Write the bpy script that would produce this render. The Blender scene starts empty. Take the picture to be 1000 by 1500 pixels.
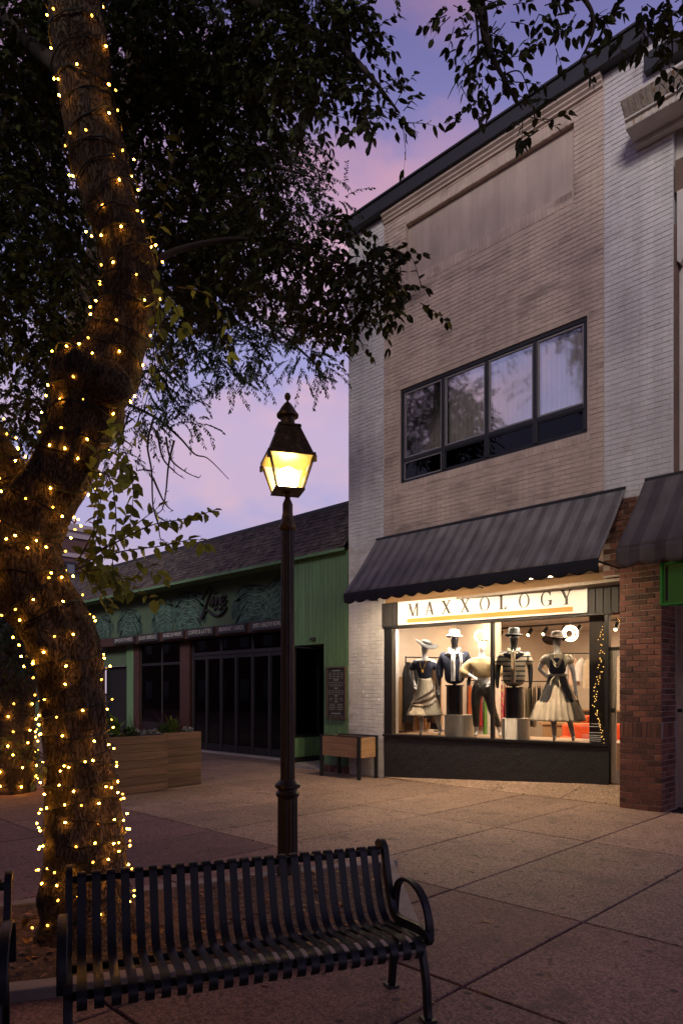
import bpy, bmesh, math, random
import numpy as np
from mathutils import Vector, Matrix
R = math.radians
rng = random.Random(7)
npr = np.random.RandomState(11)
S = bpy.context.scene
COL = S.collection

# ------------------------------------------------------------------ camera, sky, sun, exposure
EYE = 1.70                       # eye height in metres; x runs along the shop fronts, y into them
YAW = 44.5735
cam_d = bpy.data.cameras.new('camera')
cam = bpy.data.objects.new('camera', cam_d); COL.objects.link(cam)
cam_d.sensor_fit = 'HORIZONTAL'; cam_d.sensor_width = 24.0; cam_d.lens = 24.0
cam_d.shift_y = 0.263; cam_d.clip_end = 2000
cam.location = (0, 0, EYE); cam.rotation_euler = (R(90), 0, R(YAW))
S.camera = cam
S.view_settings.view_transform = 'Standard'; S.view_settings.look = 'None'
S.view_settings.exposure = 0.0; S.view_settings.gamma = 1.0
S.cycles.use_denoising = True
S.cycles.max_bounces = 8; S.cycles.transparent_max_bounces = 16
S.cycles.sample_clamp_indirect = 4.0
S.cycles.caustics_reflective = False; S.cycles.caustics_refractive = False

W = bpy.data.worlds.new('World'); S.world = W; W.use_nodes = True
nt = W.node_tree; nt.nodes.clear()
def wn(t, **k):
    n = nt.nodes.new(t)
    for a, b in k.items(): setattr(n, a, b)
    return n
out = wn('ShaderNodeOutputWorld'); bg = wn('ShaderNodeBackground')
tc = wn('ShaderNodeTexCoord'); sep = wn('ShaderNodeSeparateXYZ')
nt.links.new(tc.outputs['Generated'], sep.inputs[0])
ramp = wn('ShaderNodeValToRGB'); e = ramp.color_ramp.elements
e[0].position = 0.0; e[0].color = (.62, .47, .62, 1)
e[1].position = 1.0; e[1].color = (.060, .055, .16, 1)
for p, c in ((.35, (.47, .46, .82, 1)), (.55, (.34, .325, .68, 1)), (.70, (.19, .18, .44, 1))):
    k = e.new(p); k.color = c
nt.links.new(sep.outputs['Z'], ramp.inputs[0])
def cloud(scale, det, lo, hi, off):
    mp = wn('ShaderNodeMapping'); mp.inputs['Scale'].default_value = (1, 1, 1.9)
    mp.inputs['Location'].default_value = off
    nz = wn('ShaderNodeTexNoise'); nz.inputs['Scale'].default_value = scale; nz.inputs['Detail'].default_value = det
    nz.inputs['Roughness'].default_value = .52; nz.inputs['Distortion'].default_value = .25
    mr = wn('ShaderNodeMapRange', interpolation_type='SMOOTHSTEP')
    mr.inputs[1].default_value = lo; mr.inputs[2].default_value = hi
    nt.links.new(tc.outputs['Generated'], mp.inputs[0]); nt.links.new(mp.outputs[0], nz.inputs['Vector'])
    nt.links.new(nz.outputs['Fac'], mr.inputs[0]); return mr
c1 = cloud(3.1, 6, .43, .57, (7.140, 7.398, 4.365)); c2 = cloud(8.0, 6, .42, .80, (1.0, 4.2, .9))
pink = wn('ShaderNodeValToRGB'); e = pink.color_ramp.elements
e[0].position = 0; e[0].color = (.72, .50, .60, 1); e[1].position = 1; e[1].color = (.10, .06, .14, 1)
k = e.new(.35); k.color = (.84, .56, .68, 1); k = e.new(.55); k.color = (.84, .47, .58, 1); k = e.new(.70); k.color = (.46, .26, .42, 1)
nt.links.new(sep.outputs['Z'], pink.inputs[0])
mx = wn('ShaderNodeMix', data_type='RGBA'); mm = wn('ShaderNodeMath', operation='MULTIPLY')
ad = wn('ShaderNodeMath', operation='MULTIPLY_ADD'); ad.inputs[1].default_value = .45; ad.inputs[2].default_value = .5
nt.links.new(c2.outputs[0], ad.inputs[0]); nt.links.new(c1.outputs[0], mm.inputs[0]); nt.links.new(ad.outputs[0], mm.inputs[1])
nt.links.new(mm.outputs[0], mx.inputs[0]); nt.links.new(ramp.outputs[0], mx.inputs[6]); nt.links.new(pink.outputs[0], mx.inputs[7])
# the clear air behind the clouds: a physical sky with the sun just at the horizon
sky = wn('ShaderNodeTexSky', sky_type='NISHITA'); sky.sun_disc = False
sky.sun_elevation = R(1.0); sky.sun_rotation = R(200)
skm = wn('ShaderNodeMix', data_type='RGBA', blend_type='ADD'); skm.inputs[0].default_value = .012
nt.links.new(mx.outputs[2], skm.inputs[6]); nt.links.new(sky.outputs[0], skm.inputs[7])
nt.links.new(skm.outputs[2], bg.inputs[0]); bg.inputs[1].default_value = 0.88
nt.links.new(bg.outputs[0], out.inputs[0])

sun_d = bpy.data.lights.new('sun', 'SUN'); sun_d.energy = 1.75; sun_d.angle = R(14); sun_d.color = (1.0, .87, .77)
sun = bpy.data.objects.new('sun', sun_d); COL.objects.link(sun)
SUN_DIR = Vector((-.40, .79, -.45)).normalized()      # low afterglow from behind the viewer onto the fronts
sun.rotation_euler = SUN_DIR.to_track_quat('-Z', 'Y').to_euler()
sun.location = (6, -12, 9)

# ------------------------------------------------------------------ measured points
CU, SU = math.cos(R(YAW)), math.sin(R(YAW))
def cw(X, Y):                     # metres right of / ahead of the viewer -> ground x, y
    return (CU*X - SU*Y, SU*X + CU*Y)
def at(px, py, Y):                # a measured direction at a real distance
    x, y = cw((px-500)/1000*Y, Y); return Vector((x, y, EYE + (1013-py)/1000*Y))
def onv(px, py, v):               # a measured direction on the upright plane y = v
    a = (px-500)/1000; return at(px, py, v/(a*SU+CU))
def ground(px, py, z=0.0):
    return at(px, py, (EYE-z)*1000/(py-1013))

# ------------------------------------------------------------------ objects
ORG = {}
def tag(o, label=None, cat=None, group=None, kind=None):
    if label: o['label'] = label
    if cat: o['category'] = cat
    if group: o['group'] = group
    if kind: o['kind'] = kind
    return o
def thing(name, label, cat, loc=(0,0,0), rotz=0.0, group=None, kind=None):
    o = bpy.data.objects.new(name, None); COL.objects.link(o)
    o.empty_display_size = .1
    o.location = loc; o.rotation_euler = (0,0,rotz)
    ORG[o] = Vector(loc) if rotz == 0 else Vector((0,0,0))
    return tag(o, label, cat, group, kind)
def link(name, me, parent=None, loc=None, rot=None, kind=None):
    o = bpy.data.objects.new(name, me); COL.objects.link(o)
    if parent is not None:
        o.parent = parent
        ORG[o] = ORG.get(parent, Vector((0,0,0)))
    if loc is not None: o.location = Vector(loc) - (ORG[parent] if parent is not None else Vector((0,0,0)))
    if rot is not None: o.rotation_euler = rot
    if kind: o['kind'] = kind
    return o
def clone(o, parent=None):
    c = o.copy(); COL.objects.link(c)
    if parent is not None: c.parent = parent
    for ch in list(o.children): clone(ch, c)
    return c

class MB:
    def __init__(s): s.v = []; s.f = []
    def add(s, vs, fs):
        n = len(s.v); s.v += [tuple(p) for p in vs]; s.f += [tuple(i+n for i in f) for f in fs]; return s
    def box(s, x0, x1, y0, y1, z0, z1):
        return s.add([(x0,y0,z0),(x1,y0,z0),(x1,y1,z0),(x0,y1,z0),(x0,y0,z1),(x1,y0,z1),(x1,y1,z1),(x0,y1,z1)],
                     [(0,3,2,1),(4,5,6,7),(0,1,5,4),(1,2,6,5),(2,3,7,6),(3,0,4,7)])
    def brick(s, x0, x1, y0, y1, z0, z1, c=.004):      # front face towards -y, arrises chamfered
        return s.add([(x0,y1,z0),(x1,y1,z0),(x1,y1,z1),(x0,y1,z1),(x0,y0+c,z0),(x1,y0+c,z0),(x1,y0+c,z1),(x0,y0+c,z1),
                      (x0+c,y0,z0+c),(x1-c,y0,z0+c),(x1-c,y0,z1-c),(x0+c,y0,z1-c)],
                     [(8,9,10,11),(4,5,9,8),(5,6,10,9),(6,7,11,10),(7,4,8,11),(0,1,5,4),(1,2,6,5),(2,3,7,6),(3,0,4,7)])
    def bar(s, p, q, w, h, up=(0,0,1)):
        p = Vector(p); q = Vector(q); d = (q-p).normalized(); up = Vector(up)
        if abs(d.dot(up)) > .98: up = Vector((0,1,0))
        a = d.cross(up).normalized(); b = a.cross(d).normalized()
        vs = [c + a*(w/2*i) + b*(h/2*j) for c in (p, q) for i, j in ((-1,-1),(1,-1),(1,1),(-1,1))]
        return s.add(vs, [(0,1,2,3),(7,6,5,4),(0,4,5,1),(1,5,6,2),(2,6,7,3),(3,7,4,0)])
    def tube(s, pts, rad, n=8, caps=True, wob=None):
        pts = [Vector(p) for p in pts]; m = len(pts)
        if not hasattr(rad, '__len__'): rad = [rad]*m
        prev = None; vs = []
        for i in range(m):
            d = (pts[min(i+1,m-1)] - pts[max(i-1,0)]).normalized()
            if prev is None:
                a = d.orthogonal().normalized()
            else:
                a = prev - d*prev.dot(d)
                a = a.normalized() if a.length > 1e-6 else d.orthogonal().normalized()
            prev = a; b = d.cross(a)
            for k in range(n):
                t = 2*math.pi*k/n; r = rad[i]*(wob(i,k,t) if wob else 1)
                vs.append(pts[i] + a*(r*math.cos(t)) + b*(r*math.sin(t)))
        fs = [(i*n+k, i*n+(k+1)%n, (i+1)*n+(k+1)%n, (i+1)*n+k) for i in range(m-1) for k in range(n)]
        if caps: fs += [tuple(range(n-1,-1,-1)), tuple((m-1)*n+k for k in range(n))]
        return s.add(vs, fs)
    def lathe(s, prof, c=(0,0,0), n=24, fn=None, sx=1, sy=1, caps=True):
        vs = []
        for i, (r, z) in enumerate(prof):
            for k in range(n):
                t = 2*math.pi*k/n; rr = r*(fn(t, z) if fn else 1)
                vs.append((c[0]+rr*math.cos(t)*sx, c[1]+rr*math.sin(t)*sy, c[2]+z))
        m = len(prof)
        fs = [(i*n+k, i*n+(k+1)%n, (i+1)*n+(k+1)%n, (i+1)*n+k) for i in range(m-1) for k in range(n)]
        if caps: fs += [tuple(range(n-1,-1,-1)), tuple((m-1)*n+k for k in range(n))]
        return s.add(vs, fs)
    def frustum(s, c, w0, w1, z0, z1, rot=0):
        vs = []
        for w, z in ((w0,z0),(w1,z1)):
            for i, j in ((-1,-1),(1,-1),(1,1),(-1,1)):
                x, y = i*w/2, j*w/2
                vs.append((c[0]+x*math.cos(rot)-y*math.sin(rot), c[1]+x*math.sin(rot)+y*math.cos(rot), c[2]+z))
        return s.add(vs, [(3,2,1,0),(4,5,6,7),(0,1,5,4),(1,2,6,5),(2,3,7,6),(3,0,4,7)])
    def prism_xz(s, poly, y0, y1):                       # outline in x,z given depth y0..y1
        n = len(poly)
        return s.add([(x,y0,z) for x,z in poly] + [(x,y1,z) for x,z in poly],
                     [tuple(range(n)), tuple(range(2*n-1,n-1,-1))] + [(i,(i+1)%n+0,(i+1)%n+n,i+n)[::-1] for i in range(n)])
    def prism_yz(s, poly, x0, x1):
        n = len(poly)
        return s.add([(x0,y,z) for y,z in poly] + [(x1,y,z) for y,z in poly],
                     [tuple(range(n-1,-1,-1)), tuple(range(n,2*n))] + [(i,(i+1)%n,(i+1)%n+n,i+n) for i in range(n)])
    def prism_xy(s, poly, z0, z1):
        n = len(poly)
        return s.add([(x,y,z0) for x,y in poly] + [(x,y,z1) for x,y in poly],
                     [tuple(range(n-1,-1,-1)), tuple(range(n,2*n))] + [(i,(i+1)%n,(i+1)%n+n,i+n) for i in range(n)])
    def mesh(s, name, mat, smooth=False, org=None):
        me = bpy.data.meshes.new(name)
        v = s.v if org is None else [(p[0]-org[0], p[1]-org[1], p[2]-org[2]) for p in s.v]
        me.from_pydata(v, [], s.f)
        if mat: me.materials.append(mat)
        if smooth: me.polygons.foreach_set('use_smooth', [True]*len(me.polygons))
        me.update(); return me
    def build(s, name, mat, parent=None, smooth=False, bevel=0, kind=None):
        org = ORG.get(parent) if parent is not None else None
        o = link(name, s.mesh(name, mat, smooth, org), parent, kind=kind)
        if bevel:
            b = o.modifiers.new('bevel', 'BEVEL'); b.width = bevel; b.segments = 2; b.limit_method = 'ANGLE'
        return o
    def top(s, name, mat, label, cat, group=None, kind=None, smooth=False, bevel=0, loc=None):
        # a thing that is one mesh, its origin at its own base
        a = np.array(s.v); c = Vector(((a[:,0].min()+a[:,0].max())/2, (a[:,1].min()+a[:,1].max())/2, a[:,2].min()))
        o = link(name, s.mesh(name, mat, smooth, c)); o.location = c; ORG[o] = c
        if bevel:
            b = o.modifiers.new('bevel', 'BEVEL'); b.width = bevel; b.segments = 2; b.limit_method = 'ANGLE'
        return tag(o, label, cat, group, kind)

def auto_smooth(o, ang=40):
    me = o.data
    me.polygons.foreach_set('use_smooth', [True]*len(me.polygons))
    me.set_sharp_from_angle(angle=R(ang)); return o

# ------------------------------------------------------------------ materials
def mat(name, col, rough=.6, metal=0.0, var=0.0, vscale=3.0, bump=0.0, bscale=40.0, spec=.5, piece=0.0, col2=None, mixscale=4.0, mixlo=.5, mixhi=.6, stretch=(1,1,1), sss=0, emit=None, estr=0, detail=4):
    m = bpy.data.materials.new(name); m.use_nodes = True; n = m.node_tree; N = n.nodes; L = n.links
    b = N['Principled BSDF']; b.inputs['Roughness'].default_value = rough; b.inputs['Metallic'].default_value = metal
    b.inputs['Specular IOR Level'].default_value = spec
    b.inputs['Base Color'].default_value = (*col, 1)
    if emit: b.inputs['Emission Color'].default_value = (*emit, 1); b.inputs['Emission Strength'].default_value = estr
    geo = N.new('ShaderNodeNewGeometry'); mp = N.new('ShaderNodeMapping'); mp.inputs['Scale'].default_value = stretch
    L.new(geo.outputs['Position'], mp.inputs[0])
    c = None
    def noise(sc, det=4):
        z = N.new('ShaderNodeTexNoise'); z.inputs['Scale'].default_value = sc; z.inputs['Detail'].default_value = det
        L.new(mp.outputs[0], z.inputs['Vector']); return z
    if col2:
        z = noise(mixscale, 6); r = N.new('ShaderNodeMapRange'); r.inputs[1].default_value = mixlo; r.inputs[2].default_value = mixhi
        L.new(z.outputs['Fac'], r.inputs[0]); mx = N.new('ShaderNodeMix'); mx.data_type = 'RGBA'
        mx.inputs[6].default_value = (*col,1); mx.inputs[7].default_value = (*col2,1); L.new(r.outputs[0], mx.inputs[0]); c = mx.outputs[2]
    def scaled(fac, lo, hi):
        nonlocal c
        r = N.new('ShaderNodeMapRange'); r.inputs[3].default_value = lo; r.inputs[4].default_value = hi
        L.new(fac, r.inputs[0])
        mu = N.new('ShaderNodeMix'); mu.data_type = 'RGBA'; mu.blend_type = 'MULTIPLY'; mu.inputs[0].default_value = 1
        if c: L.new(c, mu.inputs[6])
        else: mu.inputs[6].default_value = (*col,1)
        cb = N.new('ShaderNodeCombineColor')
        for i in range(3): L.new(r.outputs[0], cb.inputs[i])
        L.new(cb.outputs[0], mu.inputs[7]); c = mu.outputs[2]
    if var:
        z = noise(vscale, detail); r0 = N.new('ShaderNodeMapRange'); r0.inputs[1].default_value = .28; r0.inputs[2].default_value = .72
        L.new(z.outputs['Fac'], r0.inputs[0]); scaled(r0.outputs[0], 1-var, 1+var)
    if piece:
        oi = N.new('ShaderNodeObjectInfo'); a = N.new('ShaderNodeMath'); a.operation = 'ADD'; fr = N.new('ShaderNodeMath'); fr.operation = 'FRACT'
        L.new(oi.outputs['Random'], a.inputs[0]); L.new(geo.outputs['Random Per Island'], a.inputs[1]); L.new(a.outputs[0], fr.inputs[0])
        scaled(fr.outputs[0], 1-piece, 1+piece)
    if c: L.new(c, b.inputs['Base Color'])
    if bump:
        z = noise(bscale, 5); bp = N.new('ShaderNodeBump'); bp.inputs['Strength'].default_value = bump; bp.inputs['Distance'].default_value = .01
        L.new(z.outputs['Fac'], bp.inputs['Height']); L.new(bp.outputs[0], b.inputs['Normal'])
    return m
def emis(name, col, strength):
    m = bpy.data.materials.new(name); m.use_nodes = True; n = m.node_tree; n.nodes.clear()
    o = n.nodes.new('ShaderNodeOutputMaterial'); e = n.nodes.new('ShaderNodeEmission')
    e.inputs[0].default_value = (*col,1); e.inputs[1].default_value = strength; n.links.new(e.outputs[0], o.inputs[0]); return m
def glass(name, refl=.10, tint=(1,1,1), rough=.0, ior=1.5):
    m = bpy.data.materials.new(name); m.use_nodes = True; n = m.node_tree; n.nodes.clear(); L = n.links
    o = n.nodes.new('ShaderNodeOutputMaterial'); t = n.nodes.new('ShaderNodeBsdfTransparent'); t.inputs[0].default_value = (*tint,1)
    g = n.nodes.new('ShaderNodeBsdfGlossy'); g.inputs['Roughness'].default_value = rough; g.inputs[0].default_value = (1,1,1,1)
    f = n.nodes.new('ShaderNodeFresnel'); f.inputs[0].default_value = ior
    a = n.nodes.new('ShaderNodeMath'); a.operation = 'ADD'; a.inputs[1].default_value = refl; a.use_clamp = True
    mx = n.nodes.new('ShaderNodeMixShader'); L.new(f.outputs[0], a.inputs[0]); L.new(a.outputs[0], mx.inputs[0])
    L.new(t.outputs[0], mx.inputs[1]); L.new(g.outputs[0], mx.inputs[2]); L.new(mx.outputs[0], o.inputs[0]); return m
def leafmat(name, col, piece=.45, trans=.25):
    m = bpy.data.materials.new(name); m.use_nodes = True; n = m.node_tree; N = n.nodes; L = n.links; N.clear()
    o = N.new('ShaderNodeOutputMaterial'); d = N.new('ShaderNodeBsdfPrincipled'); d.inputs['Roughness'].default_value = .5
    d.inputs['Specular IOR Level'].default_value = .3
    g = N.new('ShaderNodeNewGeometry'); r = N.new('ShaderNodeValToRGB'); e = r.color_ramp.elements
    e[0].color = tuple(c*(1-piece) for c in col)+(1,); e[1].color = (col[0]*(1+piece*1.3), col[1]*(1+piece), col[2]*(1+piece*.4), 1)
    L.new(g.outputs['Random Per Island'], r.inputs[0]); L.new(r.outputs[0], d.inputs['Base Color'])
    t = N.new('ShaderNodeBsdfTranslucent'); L.new(r.outputs[0], t.inputs[0])
    mx = N.new('ShaderNodeMixShader'); mx.inputs[0].default_value = trans
    L.new(d.outputs[0], mx.inputs[1]); L.new(t.outputs[0], mx.inputs[2]); L.new(mx.outputs[0], o.inputs[0]); return m

def streak(m, lo=.72, hi=1.06, sc=(4.5,4.5,.30), ns=1.0):
    N = m.node_tree.nodes; L = m.node_tree.links; b = N['Principled BSDF']; src = b.inputs['Base Color'].links[0].from_socket
    g = N.new('ShaderNodeNewGeometry'); mp = N.new('ShaderNodeMapping'); mp.inputs['Scale'].default_value = sc; L.new(g.outputs['Position'], mp.inputs[0])
    z = N.new('ShaderNodeTexNoise'); z.inputs['Scale'].default_value = ns; z.inputs['Detail'].default_value = 7; z.inputs['Roughness'].default_value = .6; L.new(mp.outputs[0], z.inputs['Vector'])
    r = N.new('ShaderNodeMapRange'); r.inputs[1].default_value = .34; r.inputs[2].default_value = .60; r.inputs[3].default_value = lo; r.inputs[4].default_value = hi; L.new(z.outputs['Fac'], r.inputs[0])
    cb = N.new('ShaderNodeCombineColor')
    for i in range(3): L.new(r.outputs[0], cb.inputs[i])
    mu = N.new('ShaderNodeMix'); mu.data_type = 'RGBA'; mu.blend_type = 'MULTIPLY'; mu.inputs[0].default_value = 1; L.new(src, mu.inputs[6]); L.new(cb.outputs[0], mu.inputs[7])
    L.new(mu.outputs[2], b.inputs['Base Color']); return m
M_MORTAR = mat('mortar_tan', (.47,.38,.32), .9, var=.15, vscale=9, bump=.3)
M_TAN = mat('painted_tan_brick', (.52,.42,.355), .75, var=.12, vscale=1.4, piece=.05, bump=.25, bscale=60, col2=(.25,.195,.165), mixscale=1.7, mixlo=.54, mixhi=.74, stretch=(1,1,2.6))
M_STUCCO = mat('tan_stucco', (.44,.36,.315), .85, var=.10, vscale=2.2, bump=.3, bscale=70)
M_TANTRIM = mat('tan_moulding', (.52,.43,.37), .7, var=.10, vscale=3)
M_WHITE = mat('painted_white_brick', (.57,.56,.57), .7, var=.10, vscale=1.6, piece=.05, bump=.3, bscale=55, col2=(.40,.37,.36), mixscale=2.6, mixlo=.60, mixhi=.78)
M_WMORTAR = mat('mortar_white', (.50,.49,.50), .9, var=.1)
M_REDBRICK = mat('red_brick', (.135,.052,.036), .8, var=.22, vscale=14, piece=.55, bump=.5, bscale=70)
M_RMORTAR = mat('mortar_grey', (.30,.255,.22), .9, var=.15, vscale=20, bump=.4)
M_COPING = mat('dark_coping_metal', (.022,.023,.03), .55, metal=.2, var=.15)
M_BLACK = mat('black_painted_metal', (.012,.013,.016), .45, var=.2, vscale=8, bump=.08, bscale=30)
M_GLOSSBLACK = mat('black_powder_coat', (.005,.006,.009), .42, var=.15, vscale=20, bump=.10, bscale=120, spec=.35)
M_STUCCOBLACK = mat('black_rough_stucco', (.018,.018,.021), .50, bump=1.0, bscale=38, var=.3, vscale=20)
M_BLACKWOOD = mat('black_stained_boards', (.016,.015,.016), .6, var=.35, vscale=5, stretch=(6,6,.5), bump=.3, bscale=12, piece=.25)

for m_ in (M_TAN, M_WHITE, M_STUCCO, M_TANTRIM): streak(m_, .84, 1.04)
# ------------------------------------------------------------------ ground and paving
M_GROUND = mat('joint_sand', (.022,.016,.014), .95, var=.3, vscale=8)
M_SLAB = None
def aggregate(name, col, dark):
    m = mat(name, col, .68, var=.18, vscale=.9, piece=.15, bump=.55, bscale=150, spec=.35)
    N = m.node_tree.nodes; L = m.node_tree.links; b = N['Principled BSDF']
    src = b.inputs['Base Color'].links[0].from_socket
    geo = N.new('ShaderNodeNewGeometry')
    v = N.new('ShaderNodeTexVoronoi'); v.inputs['Scale'].default_value = 75; L.new(geo.outputs['Position'], v.inputs['Vector'])
    r = N.new('ShaderNodeValToRGB'); e = r.color_ramp.elements; e[0].color = (.45,.40,.38,1); e[1].color = (1.55,1.45,1.38,1); 
    sp = N.new('ShaderNodeSeparateColor'); L.new(v.outputs['Color'], sp.inputs[0]); L.new(sp.outputs[0], r.inputs[0])
    mu = N.new('ShaderNodeMix'); mu.data_type = 'RGBA'; mu.blend_type = 'MULTIPLY'; mu.inputs[0].default_value = 1
    L.new(src, mu.inputs[6]); L.new(r.outputs[0], mu.inputs[7])
    st = N.new('ShaderNodeTexNoise'); st.inputs['Scale'].default_value = 2.4; st.inputs['Detail'].default_value = 8; st.inputs['Roughness'].default_value = .65
    L.new(geo.outputs['Position'], st.inputs['Vector'])
    r2 = N.new('ShaderNodeMapRange'); r2.inputs[1].default_value = .53; r2.inputs[2].default_value = .70; r2.inputs[3].default_value = 0; r2.inputs[4].default_value = .75
    L.new(st.outputs['Fac'], r2.inputs[0])
    m2 = N.new('ShaderNodeMix'); m2.data_type = 'RGBA'; L.new(r2.outputs[0], m2.inputs[0]); L.new(mu.outputs[2], m2.inputs[6]); m2.inputs[7].default_value = (*dark,1)
    gm = N.new('ShaderNodeTexVoronoi'); gm.inputs['Scale'].default_value = 1.9; gm.voronoi_dimensions = '2D'; L.new(geo.outputs['Position'], gm.inputs['Vector'])
    lt = N.new('ShaderNodeMath'); lt.operation = 'LESS_THAN'; lt.inputs[1].default_value = .045; L.new(gm.outputs['Distance'], lt.inputs[0])
    m3 = N.new('ShaderNodeMix'); m3.data_type = 'RGBA'; L.new(lt.outputs[0], m3.inputs[0]); L.new(m2.outputs[2], m3.inputs[6]); m3.inputs[7].default_value = (dark[0]*.7,dark[1]*.7,dark[2]*.7,1)
    L.new(m3.outputs[2], b.inputs['Base Color']); return m
M_SLAB = aggregate('tan_aggregate_concrete', (.28,.205,.160), (.12,.088,.07))
M_PINK = aggregate('red_brushed_concrete', (.185,.112,.096), (.09,.055,.05))
M_CONC = mat('pale_concrete', (.26,.23,.21), .85, var=.2, vscale=5, bump=.4, bscale=60)

g = MB(); g.add([(-400,-400,-.03),(400,-400,-.03),(400,400,-.03),(-400,400,-.03)], [(0,1,2,3)])
gr = g.build('ground', M_GROUND); tag(gr, 'bare ground sheet showing in the joints between paving slabs', kind='structure')
pv = thing('pavement', 'pedestrian square of large tan and reddish concrete paving slabs', None, kind='structure')
VL = [10.13, 7.46, 4.83, 3.29, 1.75, .21, -1.33, -2.87, -4.4]
U0, DU = -2.265, 1.17
slab_mesh = {}
J = .010
for k in range(-4, 20):
    u1 = U0 - (k-1)*DU; u0 = u1 - DU
    for i in range(len(VL)-1):
        v1, v0 = VL[i], VL[i+1]
        if i == 0 and u1 < -9.7: pass
        key = (i, i >= 2)
        if key not in slab_mesh:
            h = v1-v0
            b = MB(); c = .006
            b.add([(J,J,-.028),(DU-J,J,-.028),(DU-J,h-J,-.028),(J,h-J,-.028),(J,J,-c),(DU-J,J,-c),(DU-J,h-J,-c),(J,h-J,-c),(J+c,J+c,0),(DU-J-c,J+c,0),(DU-J-c,h-J-c,0),(J+c,h-J-c,0)],
                  [(0,1,5,4),(1,2,6,5),(2,3,7,6),(3,0,4,7),(4,5,9,8),(5,6,10,9),(6,7,11,10),(7,4,8,11),(8,9,10,11)])
            slab_mesh[key] = b.mesh('paving_slab', M_PINK if i >= 2 else M_SLAB)
        link('paving_slab', slab_mesh[key], pv, (u0, v0, rng.uniform(-.002,.002)))
# rest of the square where joints can no longer be told apart, and the strip along the fronts
b = MB()
for (x0,x1,y0,y1) in ((-80,U0-19*DU-.002,-4.4,10.9),(U0+5*DU,40,-4.4,10.12),(-80,40,-60,-4.41)):
    b.add([(x0,y0,-.008),(x1,y0,-.008),(x1,y1,-.008),(x0,y1,-.008)], [(0,1,2,3)])
b.add([(U0-19*DU,10.14,-.008),(-9.0,10.14,-.008),(-9.0,11.9,-.008),(U0-19*DU,11.9,-.008)], [(0,1,2,3)])
b.build('outer_paving', M_SLAB, pv)

# planting bed round the tree: low stone kerb, soil, fallen leaves
BED = [cw(*p) for p in ((.50,6.72),(.56,4.45),(-2.35,3.55),(-3.35,4.98))]
bed = thing('planting_bed', 'low stone-edged planting bed of bare soil behind the black bench', 'planting bed', (*cw(-1.2,5),0))
cen = Vector((sum(p[0] for p in BED)/4, sum(p[1] for p in BED)/4, 0))
for i in range(4):
    a = Vector((*BED[i],0)); c = Vector((*BED[(i+1)%4],0)); L = (c-a).length; n = max(1, round(L/.95)); d = (c-a)/n
    nrm = Vector((-d.y, d.x, 0)).normalized()
    if nrm.dot(cen-a) < 0: nrm = -nrm
    for j in range(n):
        p = a + d*j + d.normalized()*.006; q = a + d*(j+1) - d.normalized()*.006
        vs = [p, q, q+nrm*.13, p+nrm*.13]
        MB().add([(*w[:2],-.02) for w in vs]+[(*w[:2],.065+rng.uniform(-.004,.004)) for w in vs], [(0,1,5,4),(1,2,6,5),(2,3,7,6),(3,0,4,7),(4,5,6,7)] if True else []).build('kerb_stone', M_CONC, bed, bevel=.008)
M_SOIL = mat('dry_soil', (.075,.047,.030), .95, var=.5, vscale=18, bump=1.0, bscale=45, col2=(.15,.095,.06), mixscale=30, mixlo=.5, mixhi=.62)
n = 60; vs = []; fs = []
corn = [Vector((*p,0)) + (cen-Vector((*p,0))).normalized()*.10 for p in BED]
for i in range(n+1):
    for j in range(n+1):
        s, t = i/n, j/n
        p = corn[0]*(1-s)*(1-t) + corn[1]*s*(1-t) + corn[2]*s*t + corn[3]*(1-s)*t
        ed = min(s,t,1-s,1-t)
        vs.append((p.x, p.y, .03 + min(ed,.12)*.35 + rng.uniform(-.009,.009)))
for i in range(n):
    for j in range(n):
        a = i*(n+1)+j; fs.append((a, a+1, a+n+2, a+n+1))
MB().add(vs, fs).build('soil', M_SOIL, bed, smooth=True)
def leaf_cloud(P, D, Nn, Ln, Wd, fold=.25, curl=.12):
    """P,D,Nn: (n,3) base, direction, normal; returns verts, faces for n leaves of 6 triangles"""
    D = D/np.linalg.norm(D,axis=1,keepdims=True); Sx = np.cross(D,Nn); Sx /= (np.linalg.norm(Sx,axis=1,keepdims=True)+1e-9); Nn = np.cross(Sx,D)
    L = Ln[:,None]; Wh = (Wd/2)[:,None]
    shape = ((0,0,0),(.24,-.82,fold),(.60,-.80,fold*.7),(1,0,-.0),(.60,.80,fold*.7),(.24,.82,fold),(.42,0,0))
    V = np.stack([P + D*L*a + Sx*Wh*b + Nn*(Wh*c - L*curl*a*a) for a,b,c in shape], 1)
    n = len(P); base = np.arange(n)[:,None]*7
    T = np.array([(0,1,6),(1,2,6),(2,3,6),(3,4,6),(4,5,6),(5,0,6)])
    F = (base[:,None,:]*0 + base[:,:,None] + T[None]).reshape(-1,3)
    return V.reshape(-1,3), F
def np_mesh(name, V, F, m, smooth=False):
    me = bpy.data.meshes.new(name); k = F.shape[1]
    me.vertices.add(len(V)); me.vertices.foreach_set('co', V.astype(np.float32).ravel())
    me.loops.add(F.size); me.loops.foreach_set('vertex_index', F.astype(np.int32).ravel())
    me.polygons.add(len(F)); me.polygons.foreach_set('loop_start', np.arange(0,F.size,k,dtype=np.int32)); me.polygons.foreach_set('loop_total', np.full(len(F),k,dtype=np.int32))
    me.materials.append(m); me.update(calc_edges=True)
    if smooth: me.polygons.foreach_set('use_smooth', [True]*len(me.polygons))
    return me
M_DEADLEAF = leafmat('fallen_leaf', (.16,.085,.03), .7, .1)
n = 420; st = npr.rand(n,2)
c4 = np.array([list(p) for p in corn]); s_, t_ = st[:,:1]*.9+.05, st[:,1:]*.9+.05
P = c4[0]*(1-s_)*(1-t_)+c4[1]*s_*(1-t_)+c4[2]*s_*t_+c4[3]*(1-s_)*t_; P[:,2] = .075+npr.rand(n)*.012
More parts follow.
